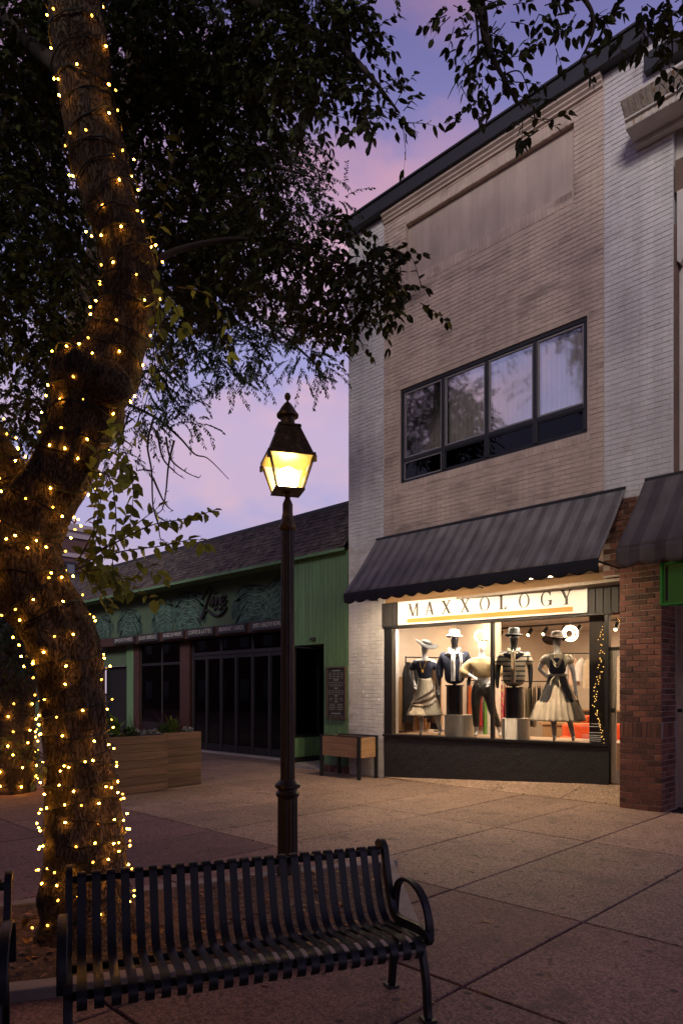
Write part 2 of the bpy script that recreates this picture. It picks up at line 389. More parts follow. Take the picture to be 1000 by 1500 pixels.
D = npr.randn(n,3)*np.array([1,1,.25]); Nn = np.tile([0,0,1.],(n,1))+npr.randn(n,3)*.35
V,F = leaf_cloud(P,D,Nn,.045+.03*npr.rand(n),.03+.02*npr.rand(n)); V[:,2] = np.maximum(V[:,2], .066)
o = link('fallen_leaves', np_mesh('fallen_leaves',V,F,M_DEADLEAF)); tag(o,'dry fallen leaves scattered over the soil round the tree','leaves',kind='stuff')
# a few single leaves and specks on the paving
n = 46; pts = [ground(rng.uniform(200,990), rng.uniform(1165,1480)) for _ in range(n)]
P = np.array([[p.x,p.y,.006] for p in pts]); D = npr.randn(n,3)*np.array([1,1,.05]); Nn = np.tile([0,0,1.],(n,1))+npr.randn(n,3)*.1
V,F = leaf_cloud(P,D,Nn,.04+.035*npr.rand(n),.02+.02*npr.rand(n)); V[:,2] = np.maximum(V[:,2], .004)
o = link('pavement_litter', np_mesh('pavement_litter',V,F,M_DEADLEAF)); tag(o,'scattered dead leaves lying on the open paving','leaves',kind='stuff')

# ------------------------------------------------------------------ shop building
VF = 10.15                                   # street face of the shop
UL, UP, UR, UE = -9.80, -8.83, -4.43, -3.43  # outer left edge, pilaster edge, bay right edge, outer right edge
WIN = (-8.42, -4.69, 5.70, 7.51)
PAN = (-8.28, -4.91, 9.56, 10.62)
shop = thing('shop_building', 'two-storey shop with tan painted brick bay between white brick pilasters', 'building', (-6.6,VF,0))
# body behind the bricks
b = MB()
y0, y1 = VF+.008, VF+.45
for (x0,x1,z0,z1) in ((UP,UR,3.62,WIN[2]),(UP,WIN[0],WIN[2],WIN[3]),(WIN[1],UR,WIN[2],WIN[3]),(UP,UR,WIN[3],PAN[2]),(UP,PAN[0],PAN[2],PAN[3]),(PAN[1],UR,PAN[2],PAN[3]),(UP,UR,PAN[3],11.05)):
    b.box(x0,x1,y0,y1,z0,z1)
b.build('bay_wall', M_MORTAR, shop)
b = MB(); b.box(PAN[0],PAN[1],VF+.09,VF+.4,PAN[2],PAN[3]); b.build('stucco_panel', M_STUCCO, shop)
b = MB(); b.box(UL,UP-.001,y0,y1,-.02,11.05); b.box(UR+.001,UE,y0,y1,4.56,11.05); b.build('pilaster_core', M_WMORTAR, shop)
b = MB(); b.box(UL+.01,UL+.30,VF+.46,19.5,0,11.0); b.box(UE-.30,UE-.01,VF+.46,19.5,0,11.0); b.box(UL+.3,UE-.3,19.2,19.5,0,11.0)
b.box(UL+.3,UE-.3,VF+.45,19.2,10.6,10.8); b.build('outer_wall', M_MORTAR, shop)
b = MB(); b.box(UL+.3,UE-.3,VF+.45,19.2,3.62,3.9); b.build('floor_slab', M_STUCCO, shop)

def brick_face(x0, x1, z0, z1, holes, m, parent, bl=.21, ch=.075, gap=.008, proud=.0, nindiv=300, vf=VF, soldier=(), name='brick', dp=.03, camx=0):
    items = []
    r = 0; z = z0
    while z < z1-.02:
        zt = min(z+ch, z1); off = (r%2)*bl/2; x = x0-off
        while x < x1-.004:
            a, c = max(x, x0), min(x+bl, x1)
            segs = [(a,c)]
            for (hx0,hx1,hz0,hz1) in holes:
                if zt > hz0+.006 and z < hz1-.006:
                    ns = []
                    for (p,q) in segs:
                        if q <= hx0 or p >= hx1: ns.append((p,q)); continue
                        if p < hx0: ns.append((p,hx0))
                        if q > hx1: ns.append((hx1,q))
                    segs = ns
            for (p,q) in segs:
                if q-p > .03: items.append((p+gap/2,q-gap/2,z+gap/2,zt-gap/2))
            x += bl
        z += ch; r += 1
    for it in soldier: items.append(it)
    full = [it for it in items if abs((it[1]-it[0])-(bl-gap)) < .002 and abs((it[3]-it[2])-(ch-gap)) < .002]
    full.sort(key=lambda i: ((i[0]-camx)**2 + vf**2 + (i[2]-EYE)**2))
    ind = set(full[:nindiv])
    me = MB().brick(0, bl-gap, 0, dp, 0, ch-gap).mesh(name, m)
    for it in full[:nindiv]:
        link(name, me, parent, (it[0], vf-proud+rng.uniform(-.0022,.0022), it[2]), (rng.uniform(-.012,.012), 0, rng.uniform(-.006,.006)))
    b = MB()
    for it in items:
        if it in ind: continue
        j = rng.uniform(-.0025,.0025)-proud
        b.brick(it[0],it[1],vf+j,vf+dp,it[2],it[3])
    b.build(name+'work', m, parent, kind='stuff')
holes = [(WIN[0]-.02,WIN[1]+.02,WIN[2]-.14,WIN[3]+.02),(PAN[0]-.0,PAN[1]+.0,PAN[2]-.21,PAN[3]+.2)]
sold = []
x = WIN[0]-.02
while x < WIN[1]: sold.append((x+.004, x+.068, WIN[2]-.14, WIN[2]-.008)); x += .0745
x = PAN[0]
while x < PAN[1]-.03:
    sold.append((x+.004, x+.068, PAN[2]-.205, PAN[2]-.006)); sold.append((x+.004, x+.068, PAN[3]+.006, PAN[3]+.195)); x += .0745
brick_face(UP, UR, 3.62, 10.86, holes, M_TAN, shop, soldier=sold, camx=-3.5)
brick_face(UL, UP-.006, 0.0, 11.03, [], M_WHITE, shop, nindiv=150, camx=-6, name='brick')
brick_face(UR+.006, UE, 4.575, 11.03, [], M_WHITE, shop, nindiv=150, camx=-3.5, name='brick')
# cornice moulding over the bay and the dark metal coping
b = MB(); prof = [(VF+.01,10.86),(VF-.03,10.88),(VF-.03,10.91),(VF-.065,10.94),(VF-.065,10.965),(VF-.11,11.0),(VF-.11,11.05),(VF+.01,11.05)]
b.prism_yz(prof, UP+.01, UR-.01); b.build('cornice', M_TANTRIM, shop)
cp = MB(); cp.box(UL-.05,-3.80,VF-.17,VF+.5,11.055,11.30); cp.box(UL-.06,-3.79,VF-.20,VF+.5,11.302,11.345); cp.build('coping', M_COPING, shop, bevel=.01)
cp = MB(); cp.box(-3.795,-2.0,VF-.12,VF+.5,10.60,10.86); cp.build('coping', M_COPING, shop, bevel=.01)
# upper window: black frame, four lights over four low panels
win = link('window', MB().box(WIN[0],WIN[1],VF+.05,VF+.09,WIN[2],WIN[2]+.055).mesh('window',M_BLACK,org=ORG[shop]), shop)
zt = 6.14; mu = [WIN[0]+.035, -7.435, -6.51, -5.59, WIN[1]-.035]
f = MB(); f.box(WIN[0],WIN[1],VF+.03,VF+.13,WIN[3]-.07,WIN[3]); f.box(WIN[0],WIN[0]+.07,VF+.032,VF+.128,WIN[2]+.06,WIN[3]-.071); f.box(WIN[1]-.07,WIN[1],VF+.032,VF+.128,WIN[2]+.06,WIN[3]-.071)
f.build('frame', M_BLACK, win, bevel=.006)
for x in mu[1:4]: MB().box(x-.035,x+.035,VF+.028,VF+.126,WIN[2]+.056,WIN[3]-.072).build('mullion', M_BLACK, win, bevel=.006)
M_UPGLASS = glass('sky_reflecting_glass', .20, (1,1,1), .05); M_LOWGLASS = glass('dark_low_glass', .0, (.25,.25,.28), .0, 1.3)
M_BLIND = mat('white_blind', (.80,.73,.76), .8, var=.14, vscale=3)
M_SASH = mat('grey_sash', (.22,.21,.23), .5)
for i in range(4):
    xa, xb = mu[i]+.036, mu[i+1]-.036
    MB().box(xa,xb,VF+.034,VF+.12,zt-.04,zt+.035).build('transom', M_BLACK, win, bevel=.005)
    s = MB()
    for (p,q,r_,t) in ((xa,xb,WIN[3]-.105,WIN[3]-.0715),(xa,xb,zt+.036,zt+.066),(xa,xa+.028,zt+.067,WIN[3]-.106),(xb-.028,xb,zt+.067,WIN[3]-.106)): s.box(p,q,VF+.05,VF+.09,r_,t)
    s.build('sash', M_SASH, win)
    MB().box(xa+.028,xb-.028,VF+.066,VF+.07,zt+.066,WIN[3]-.105).build('pane', M_UPGLASS, win)
    s = MB()
    for (p,q,r_,t) in ((xa,xb,zt-.062,zt-.041),(xa,xb,WIN[2]+.056,WIN[2]+.076),(xa,xa+.02,WIN[2]+.077,zt-.063),(xb-.02,xb,WIN[2]+.077,zt-.063)): s.box(p,q,VF+.045,VF+.085,r_,t)
    s.build('sash', M_BLACK if i else M_SASH, win)
    MB().box(xa+.02,xb-.02,VF+.062,VF+.066,WIN[2]+.076,zt-.062).build('pane', M_LOWGLASS, win)
    # slatted blind drawn behind the upper light
    k = MB(); vs = []; fs = []; nn = 60
    for a_ in range(nn+1):
        xx = xa+.03+(xb-xa-.06)*a_/nn
        for b_ in range(2): vs.append((xx, VF+.13+.012*math.sin(a_*.9+i)+.006*math.sin(a_*2.3), (zt+.075, WIN[3]-.15)[b_]))
    for a_ in range(nn): fs.append((a_*2,a_*2+2,a_*2+3,a_*2+1))
    k.add(vs, fs); k.build('curtain', M_BLIND, win, smooth=True)
    MB().box(xa+.03,xb-.03,VF+.10,VF+.15,WIN[3]-.145,WIN[3]-.108).build('curtain_rail', M_SASH, win)
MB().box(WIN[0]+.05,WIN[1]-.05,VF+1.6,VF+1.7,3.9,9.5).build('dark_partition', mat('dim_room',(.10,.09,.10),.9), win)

# neighbour beyond the right pilaster: cream cornice, arched window trim, brown pipe-like edge
nb = thing('neighbour_building', 'white neighbouring building edge with rust-stained cornice at the top right', 'building', (-2.6,VF,0))
M_CREAM = mat('weathered_cream_trim', (.50,.46,.40), .75, var=.18, vscale=6, col2=(.28,.15,.06), mixscale=5, mixlo=.54, mixhi=.66, stretch=(3,3,.5), bump=.3)
M_CREAM2 = mat('cream_trim_plain', (.50,.47,.44), .75, var=.12, vscale=4, bump=.2)
b = MB(); prof = [(VF-.002,9.60),(VF-.12,9.60),(VF-.12,9.66),(VF-.42,9.68),(VF-.42,9.77),(VF-.46,9.78),(VF-.46,9.81),(VF-.61,9.96),(VF-.61,10.0),(VF-.002,10.0)]
b.prism_yz(prof, -3.93, -1.6); b.build('cornice', M_CREAM2, nb)
k = MB(); x = -3.91
while x < -1.65: k.add([(x,VF-.468,9.812),(x+.055,VF-.468,9.812),(x+.055,VF-.614,9.955),(x,VF-.614,9.955),(x,VF-.425,9.69),(x+.055,VF-.425,9.69),(x+.055,VF-.425,9.765),(x,VF-.425,9.765)],[(0,1,2,3),(4,5,6,7)]); x += .08
k.build('cornice_ribs', M_CREAM, nb, kind='stuff')
MB().box(UE+.005,-1.6,VF+.10,VF+.5,3.4,10.59).build('wall', M_CREAM2, nb)
b = MB(); b.box(UE+.004,UE+.05,VF+.02,VF+.12,4.7,8.3); b.box(UE+.03,-1.6,VF-.02,VF+.11,8.72,9.17); b.build('window_trim', M_BLACK if False else mat('brown_trim',(.12,.075,.055),.7,var=.2), nb)
arc = [(UE+.06,8.72),(UE+.06,7.75),(UE+.10,7.70),(UE+.14,7.75)]
for t in range(9): 
    a = math.pi - t/8*math.pi/2; arc.append((UE+.14+.62+.62*math.cos(a), 7.85+.62*math.sin(a)))
arc += [(-2.6,8.72)]
MB().prism_xz(arc, VF-.03, VF+.09).build('arch_trim', M_CREAM2, nb)

# ------------------------------------------------------------------ red brick pier between the two shop doors
pier = thing('brick_pier', 'square red brick pier with a soldier course beside the shop door', 'pier', (-3.81,10.25,0))
PX0, PX1, PY0, PY1 = -4.11, -3.52, 9.96, 10.62
MB().box(PX0+.008,PX1-.008,PY0+.008,PY1,-.02,3.64).build('pier_core', M_RMORTAR, pier)
bl, ch, gp = .2007, .08, .012
meF = MB().brick(0,bl-gp,0,.05,0,ch-gp).mesh('brick', M_REDBRICK)
meH = MB().brick(0,bl/2-gp,0,.05,0,ch-gp).mesh('brick', M_REDBRICK)
meS = MB().brick(0,.066-gp+.002,0,.05,0,.205).mesh('brick', M_REDBRICK)
def put(me, side, s, z):
    j = rng.uniform(-.003,.003)
    if side == 0: link('brick', me, pier, (PX0+s, PY0+j, z), (0,0,rng.uniform(-.008,.008)))
    else: link('brick', me, pier, (PX1+j, PY0+.003+s, z), (0,0,R(90)+rng.uniform(-.008,.008)))
z = .004; r = 0
while z < 3.62:
    if abs(z-1.04) < .04:
        for i in range(9): put(meS, 0, i*.0655+.001, z)
        for i in range(7): put(meS, 1, i*.0655+.06, z)
        z += .219; continue
    if r%2 == 0:
        for i in range(3): put(meF, 0, i*bl, z)
        put(meH, 1, .058, z); 
        for i in range(2): put(meF, 1, bl/2+.058+i*bl, z)
    else:
        put(meH, 0, 0, z)
        for i in range(2): put(meF, 0, bl/2+i*bl, z)
        put(meH, 0, bl/2+2*bl, z)
        for i in range(2): put(meF, 1, .058+i*bl, z)
        put(meH, 1, .058+2*bl, z)
    z += ch; r += 1
# dark brick wall above the door, seen between the awnings
sb = thing('brick_spandrel', 'dark red brick patch above the shop door between the two awnings', 'wall', (-3.8,10.15,3.4))
MB().box(-4.44,-3.3,VF+.004,VF+.2,3.62 if False else 3.42,4.55).build('spandrel_core', M_RMORTAR, sb)
z = 3.45; r = 0
while z < 4.5:
    x = -4.43-(r%2)*.1
    while x < -3.4:
        if x > -4.5: link('brick', meF, sb, (x, VF-.012+rng.uniform(-.003,.003), z))
        x += bl
    z += ch; r += 1
# ------------------------------------------------------------------ shop front (turned slightly inwards towards the door)
SO = Vector((-8.80, VF+.02, 0)); S1 = Vector((-4.58, VF+.60, 0))
SANG = math.atan2(S1.y-SO.y, S1.x-SO.x); SLEN = (S1-SO).length
SD = Vector((math.cos(SANG), math.sin(SANG), 0)); SN = Vector((-SD.y, SD.x, 0))   # SN points into the shop
def sf(px, py, off=0.0):                      # measured direction -> (run along the front, height), off metres behind it
    a = (px-500)/1000; d = Vector((*cw(a,1),0)); o = SO + SN*off
    Y = o.dot(SN)/d.dot(SN); p = d*Y; return ((p-o).dot(SD), EYE+(1013-py)/1000*Y)
front = thing('storefront', 'black framed display window front with rough black stucco base', 'shop front', SO, SANG)
SILL = .85
M_FRAME = mat('black_window_frame', (.010,.010,.012), .38, var=.15)
xL, xR = .06, SLEN+.0
b = MB()
# stall riser: ground rises along it
nseg = 40; vs = []; fs = []
for i in range(nseg+1):
    x = -.02 + (SLEN-.002)*i/nseg
    for j in range(9):
        z = -.02 + (SILL-.03)*j/8
        vs.append((x, -.03+rng.uniform(-.004,.004), z))
for i in range(nseg):
    for j in range(8):
        a = i*9+j; fs.append((a, a+9, a+10, a+1))
b.add(vs, fs); b.box(-.02,SLEN-.022,-.02,.14,-.02,SILL-.032); b.build('stall_riser', M_STUCCOBLACK, front, smooth=False)
MB().box(-.03,SLEN-.02,-.075,.16,SILL-.03,SILL+.015).build('sill', M_FRAME, front, bevel=.006)
zs0 = sf(700,0)[1]
SZ0, SZ1 = 2.975, 3.425
MB().box(-.02,.16,-.03,.12,SILL+.016,SZ0-.05).build('jamb', M_FRAME, front, bevel=.006)
mx_ = sf(721,1000)[0]
MB().box(mx_-.028,mx_+.028,-.035,.06,SILL+.016,SZ0-.05).build('mullion', M_FRAME, front, bevel=.005)
gx1 = sf(889,1000)[0]
MB().box(gx1-.03,SLEN-.022,-.04,.12,SILL+.016,SZ0-.05).build('jamb', M_FRAME, front, bevel=.006)
MB().box(-.03,SLEN+.04,-.05,.10,SZ0-.05,SZ0-.012).build('head_rail', M_FRAME, front, bevel=.005)
M_SHOPGLASS = glass('shop_glass', .0)
MB().box(.16,mx_-.028,.0,.006,SILL+.016,SZ0-.05).build('pane', M_SHOPGLASS, front)
MB().box(mx_+.028,gx1-.03,.0,.006,SILL+.016,SZ0-.05).build('pane', M_SHOPGLASS, front)
# fine white lettering lines low on the right pane (opening hours, too small to read)
M_VINYL = mat('white_vinyl', (.65,.65,.65), .6)
hb = MB()
for i,(w,z) in enumerate(((.16,1.17),(.34,1.13),(.20,1.03),(.30,.985),(.30,.955),(.30,.925),(.27,.895))):
    hb.box(gx1-.10-w, gx1-.10, -.004, -.002, z, z+.008)
hb.build('window_lettering', M_VINYL, front)
# boarded fascia and sign
sx0, sx1 = sf(585,890)[0], sf(862,870)[0]
x = -.06; 
fx1 = SLEN + .55
while x < sx0-.01:
    MB().box(x+.004,min(x+.115,sx0-.004),-.06,.03,SZ0-.01,SZ1+.0).build('fascia_board', M_BLACKWOOD, front, bevel=.004); x += .12
x = sx1+.004
while x < fx1:
    MB().box(x+.004,min(x+.115,fx1),-.06,.03,SZ0-.03,SZ1+.02).build('fascia_board', M_BLACKWOOD, front, bevel=.004); x += .12
MB().box(sx0,sx1,-.02,.03,SZ0-.01,SZ1).build('fascia_backing', M_BLACKWOOD, front)
MB().box(-.06,SLEN+.56,.03,.12,SZ0-.05,3.62).build('soffit_beam', mat('warm_timber',(.33,.20,.10),.7,var=.3,vscale=4,stretch=(.4,1,3)), front)
# post between window and door, dark timber, with a curl of fairy lights inside
MB().box(gx1-.33,gx1-.04,.16,.26,SILL-.2,SZ0-.03).build('inner_post', mat('dark_timber_post',(.035,.026,.022),.6,var=.3,vscale=6,stretch=(5,5,.6)), front)
fl = thing('fairy_lights', 'tiny gold fairy lights draped on the dark timber post inside the window', 'string lights', SO, SANG)
M_FAIRY = emis('gold_led', (1,.55,.12), 6)
meb = MB().lathe([(.0005,-.005),(.0042,-.002),(.0042,.003),(.0005,.005)], n=6, caps=False).mesh('bulb', M_FAIRY)
pts = []
for i in range(64):
    t = i/63; z = 2.74-1.85*t+rng.uniform(-.03,.03); xx = gx1-.17+.07*math.sin(t*7.5)+rng.uniform(-.06,.05)*(1.3-t)
    pts.append((xx, .15, z)); o = link('bulb', meb, fl); o.location = (xx, .146, z)
MB().tube(pts, .0015, 3).build('wire', M_BLACK, fl)

# sign board with high-contrast serif capitals
sign = thing('shop_sign', 'white sign board reading MAXXOLOGY over a gold bar', 'sign', SO, SANG)
M_SIGN = mat('white_sign_panel', (.78,.77,.75), .45)
M_LETTER = mat('dark_brown_letter', (.030,.022,.020), .5)
M_GOLD = mat('mustard_bar', (.40,.21,.02), .5)
MB().box(sx0+.01,sx1,-.075,-.021,SZ0,SZ1-.005).build('panel', M_SIGN, sign, bevel=.003)
W_ = sx1-sx0
MB().box(sx0+.06*W_,sx0+.935*W_,-.081,-.0755,SZ0+.035,SZ0+.112).build('gold_bar', M_GOLD, sign)
def ring(mb, cx, cz, rx, rz, ix, iz, a0=0, a1=2*math.pi, n=36):
    for i in range(n):
        t0 = a0+(a1-a0)*i/n; t1 = a0+(a1-a0)*(i+1)/n
        q = [(cx+rx*math.cos(t0),cz+rz*math.sin(t0)),(cx+rx*math.cos(t1),cz+rz*math.sin(t1)),(cx+ix*math.cos(t1),cz+iz*math.sin(t1)),(cx+ix*math.cos(t0),cz+iz*math.sin(t0))]
        mb.append(q)
TH, TN = .185, .058          # thick and hair strokes, per letter height
def rect(x0,x1,z0,z1): return [(x0,z0),(x1,z0),(x1,z1),(x0,z1)]
def diag(x0,z0,x1,z1,w): return [(x0-w/2,z0),(x0+w/2,z0),(x1+w/2,z1),(x1-w/2,z1)]
def glyph(c):
    q = []
    ser = lambda x, z, w: q.append(rect(x-w/2, x+w/2, z, z+TN))
    if c == 'M':
        q += [rect(.09,.09+TN,0,1), diag(.14,1,.44,.0,TH), diag(.44,0,.76,1,TN*1.45), rect(.73,.73+TH,0,1)]
        ser(.10,0,.2); ser(.80,0,.27); ser(.08,1-TN,.2); ser(.82,1-TN,.2); w = .92
    elif c == 'A':
        q += [diag(.10,0,.38,1,TN*1.45), diag(.66,0,.39,1,TH), rect(.18,.58,.30,.30+TN)]; ser(.10,0,.19); ser(.66,0,.26); w = .76
    elif c == 'X':
        q += [diag(.66,0,.13,1,TH), diag(.10,0,.66,1,TN*1.45)]; ser(.10,0,.2); ser(.66,0,.26); ser(.13,1-TN,.26); ser(.65,1-TN,.2); w = .78
    elif c == 'O':
        ring(q,.42,.5,.40,.52,.275,.495); w = .84
    elif c == 'L':
        q += [rect(.12,.12+TH,0,1), rect(.05,.60,0,TN), [(.60,0),(.60,.27),(.585,.27),(.47,TN),(.50,0)]]; ser(.19,1-TN,.28); w = .64
    elif c == 'G':
        ring(q,.42,.5,.40,.52,.275,.495,R(42),R(322)); q += [rect(.63,.63+TH*.9,.06,.40), [(.70,.98),(.72,.98),(.72,.70),(.70,.70),(.63,.86)]]; ser(.69,.40-TN,.28); w = .82
    elif c == 'Y':
        q += [diag(.38,.42,.12,1,TH), diag(.42,.42,.66,1,TN*1.45), rect(.32,.32+TH,0,.45)]; ser(.39,0,.28); ser(.13,1-TN,.26); ser(.67,1-TN,.2); w = .76
    return q, w
LH = .245; lz = SZ0+.152
centers = [.085,.205,.315,.435,.545,.645,.755,.865 if False else .848,.935]
centers = [.098,.195,.293,.398,.504,.598,.706,.812,.905]
for ch_, cc in zip('MAXXOLOGY', centers):
    q, w = glyph(ch_); mb = MB()
    for poly in q:
        pl = [(sx0+cc*W_+(x-w/2)*LH*.98, lz+z*LH) for x, z in poly]
        ar = sum(pl[i][0]*pl[(i+1)%len(pl)][1]-pl[(i+1)%len(pl)][0]*pl[i][1] for i in range(len(pl)))
        if ar < 0: pl = pl[::-1]
        mb.prism_xz(pl, -.083, -.0752)
    o = mb.build('letter', M_LETTER, sign); o['label'] = 'capital letter '+ch_
for (xx,zz) in ((sx0+.04,SZ0+.025),(sx1-.04,SZ0+.025),(sx0+.04,SZ1-.03),(sx1-.04,SZ1-.03),(sx0+W_/2,SZ0+.025)):
    MB().box(xx-.006,xx+.006,-.079,-.0752,zz-.006,zz+.006).build('bolt', M_SASH, sign)
# gooseneck-free strip lamp under the awning that washes the sign (its glow shows along the sign's top)
stl = thing('strip_lamp', 'slim lit strip lamp tucked under the awning above the white sign', 'lamp', SO, SANG)
MB().box(sx0+.25,sx1-.2,-.60,-.54,SZ1+.11,SZ1+.14).build('housing', M_BLACK, stl)
MB().box(sx0+.27,sx1-.22,-.595,-.545,SZ1+.100,SZ1+.1095).build('tube', emis('warm_tube', (1,.76,.50), 14), stl)
for k in (.3,.7): MB().bar((sx0+k*W_,-.57,SZ1+.13),(sx0+k*W_,.02,SZ1+.13),.012,.012).build('arm', M_BLACK, stl)

# sloping threshold in front of the shop: wedge pieces from the paving up to the stall riser and door
apron = thing('entry_ramp', 'pale sloping concrete threshold leading up to the lit shop door', 'ramp', (-6.5,10.4,0))
nj = 4; zr = .215
FR = [Vector((-8.86,10.142,.002)), Vector((-3.9,10.142,.002))]
BK = [SO+SN*-.03, SO+SD*(SLEN+.95)+SN*.0]
M_APRON = aggregate('pale_tan_concrete', (.36,.27,.20), (.2,.14,.1))
for j in range(nj):
    t0, t1 = j/nj, (j+1)/nj; g_ = .0012
    a = FR[0].lerp(FR[1], t0+g_); c = FR[0].lerp(FR[1], t1-g_); d = BK[0].lerp(BK[1], t1-g_); e_ = BK[0].lerp(BK[1], t0+g_)
    d = Vector((d.x,d.y,.02+zr*min(1,t1*1.18))); e_ = Vector((e_.x,e_.y,.02+zr*min(1,t0*1.18)))
    q = [a,c,d,e_]
    MB().add([tuple(p) for p in q]+[(p.x,p.y,-.02) for p in q], [(0,1,2,3),(0,4,5,1),(1,5,6,2),(2,6,7,3),(3,7,4,0)]).build('ramp_slab', M_APRON, apron)

# door: aluminium frame, glass, pull handle; sits beyond the window post
M_ALU = mat('brushed_aluminium', (.55,.54,.53), .35, metal=.7, var=.1, vscale=20)
door = thing('shop_door', 'aluminium framed glass door of the lit clothes shop beside the brick pier', 'door', SO, SANG)
dx0 = SLEN-.015; dz0 = .225; dz1 = 2.35; dw = .92
for nm,(x0,x1,z0,z1) in (('stile',(dx0,dx0+.085,dz0,dz1)),('stile',(dx0+dw-.085,dx0+dw,dz0,dz1)),('rail',(dx0+.0855,dx0+dw-.0855,dz1-.09,dz1)),('rail',(dx0+.0855,dx0+dw-.0855,dz0,dz0+.2))):
    MB().box(x0,x1,.06,.105,z0,z1).build(nm, M_ALU, door, bevel=.004)
MB().box(dx0+.086,dx0+dw-.086,.08,.086,dz0+.2,dz1-.09).build('pane', M_SHOPGLASS, door)
MB().box(dx0+dw+.004,dx0+dw+.05,.04,.12,dz0-.02,SZ0-.06).build('door_post', M_FRAME, door)
MB().box(dx0-.002,dx0+dw,.05,.11,dz1+.004,dz1+.06).build('transom_bar', M_FRAME, door)
MB().box(dx0,dx0+dw,.08,.086,dz1+.062,SZ0-.06).build('transom_pane', M_SHOPGLASS, door)
MB().box(dx0+.02,dx0+.065,.045,.059,1.15,1.62).build('push_plate', M_ALU, door, bevel=.003)
MB().box(dx0+.01,dx0+.07,.035,.059,1.36,1.43).build('lock', M_BLACK, door, bevel=.003)
# neighbour's door on the far side of the pier
nd = thing('neighbour_door', 'cream framed door edge with black lever beyond the brick pier', 'door', (-3.3,10.45,0))
MB().box(-3.66,-3.585,10.625,10.72,0.0,3.3).build('door_post', M_CREAM2, nd)
MB().box(-3.58,-3.50,10.66,10.71,0.0,2.35).build('stile', M_ALU, nd); MB().box(-3.50,-2.5,10.66,10.71,2.25,2.35).build('rail', M_ALU, nd); MB().box(-3.50,-2.5,10.66,10.71,0,.2).build('rail', M_ALU, nd)
MB().box(-3.5,-2.5,10.68,10.69,.2,2.25).build('pane', M_LOWGLASS, nd)
MB().box(-3.58,-2.5,10.64,10.73,2.37,3.3).build('header', M_CREAM2, nd)
h = MB(); h.bar((-3.56,10.64,1.42),(-3.46,10.60,1.42),.03,.05); h.box(-3.58,-3.53,10.63,10.66,1.36,1.48); h.build('lever_handle', M_BLACK, nd, bevel=.004)

# ------------------------------------------------------------------ awnings
def striped(name, ca, cb, period, duty=.42, axis=0):
    m = mat(name, ca, .85, var=.22, vscale=2.2, bump=.25, bscale=220)
    streak(m, .70, 1.08, (3,1,1), 1.6)
    N = m.node_tree.nodes; L = m.node_tree.links; b = N['Principled BSDF']; src = b.inputs['Base Color'].links[0].from_socket
    g = N.new('ShaderNodeNewGeometry'); s = N.new('ShaderNodeSeparateXYZ'); L.new(g.outputs['Position'], s.inputs[0])
    dv = N.new('ShaderNodeMath'); dv.operation = 'MULTIPLY'; dv.inputs[1].default_value = 1/period; L.new(s.outputs[axis], dv.inputs[0])
    fr = N.new('ShaderNodeMath'); fr.operation = 'FRACT'; L.new(dv.outputs[0], fr.inputs[0])
    lt = N.new('ShaderNodeMath'); lt.operation = 'LESS_THAN'; lt.inputs[1].default_value = duty; L.new(fr.outputs[0], lt.inputs[0])
    mx = N.new('ShaderNodeMix'); mx.data_type = 'RGBA'; L.new(lt.outputs[0], mx.inputs[0]); L.new(src, mx.inputs[6])
    mu = N.new('ShaderNodeMix'); mu.data_type = 'RGBA'; mu.blend_type = 'MULTIPLY'; mu.inputs[0].default_value = 1
    L.new(src, mu.inputs[6]); mu.inputs[7].default_value = (*[q/p for p,q in zip(ca,cb)],1); L.new(mu.outputs[2], mx.inputs[7])
    L.new(mx.outputs[2], b.inputs['Base Color']); return m
M_AWN = striped('striped_grey_canvas', (.205,.195,.185), (.138,.128,.123), .235)
M_AWN2 = striped('striped_charcoal_canvas', (.105,.090,.088), (.070,.058,.060), .33)
M_VAL = mat('black_valance', (.012,.013,.020), .8, bump=.3, bscale=90)
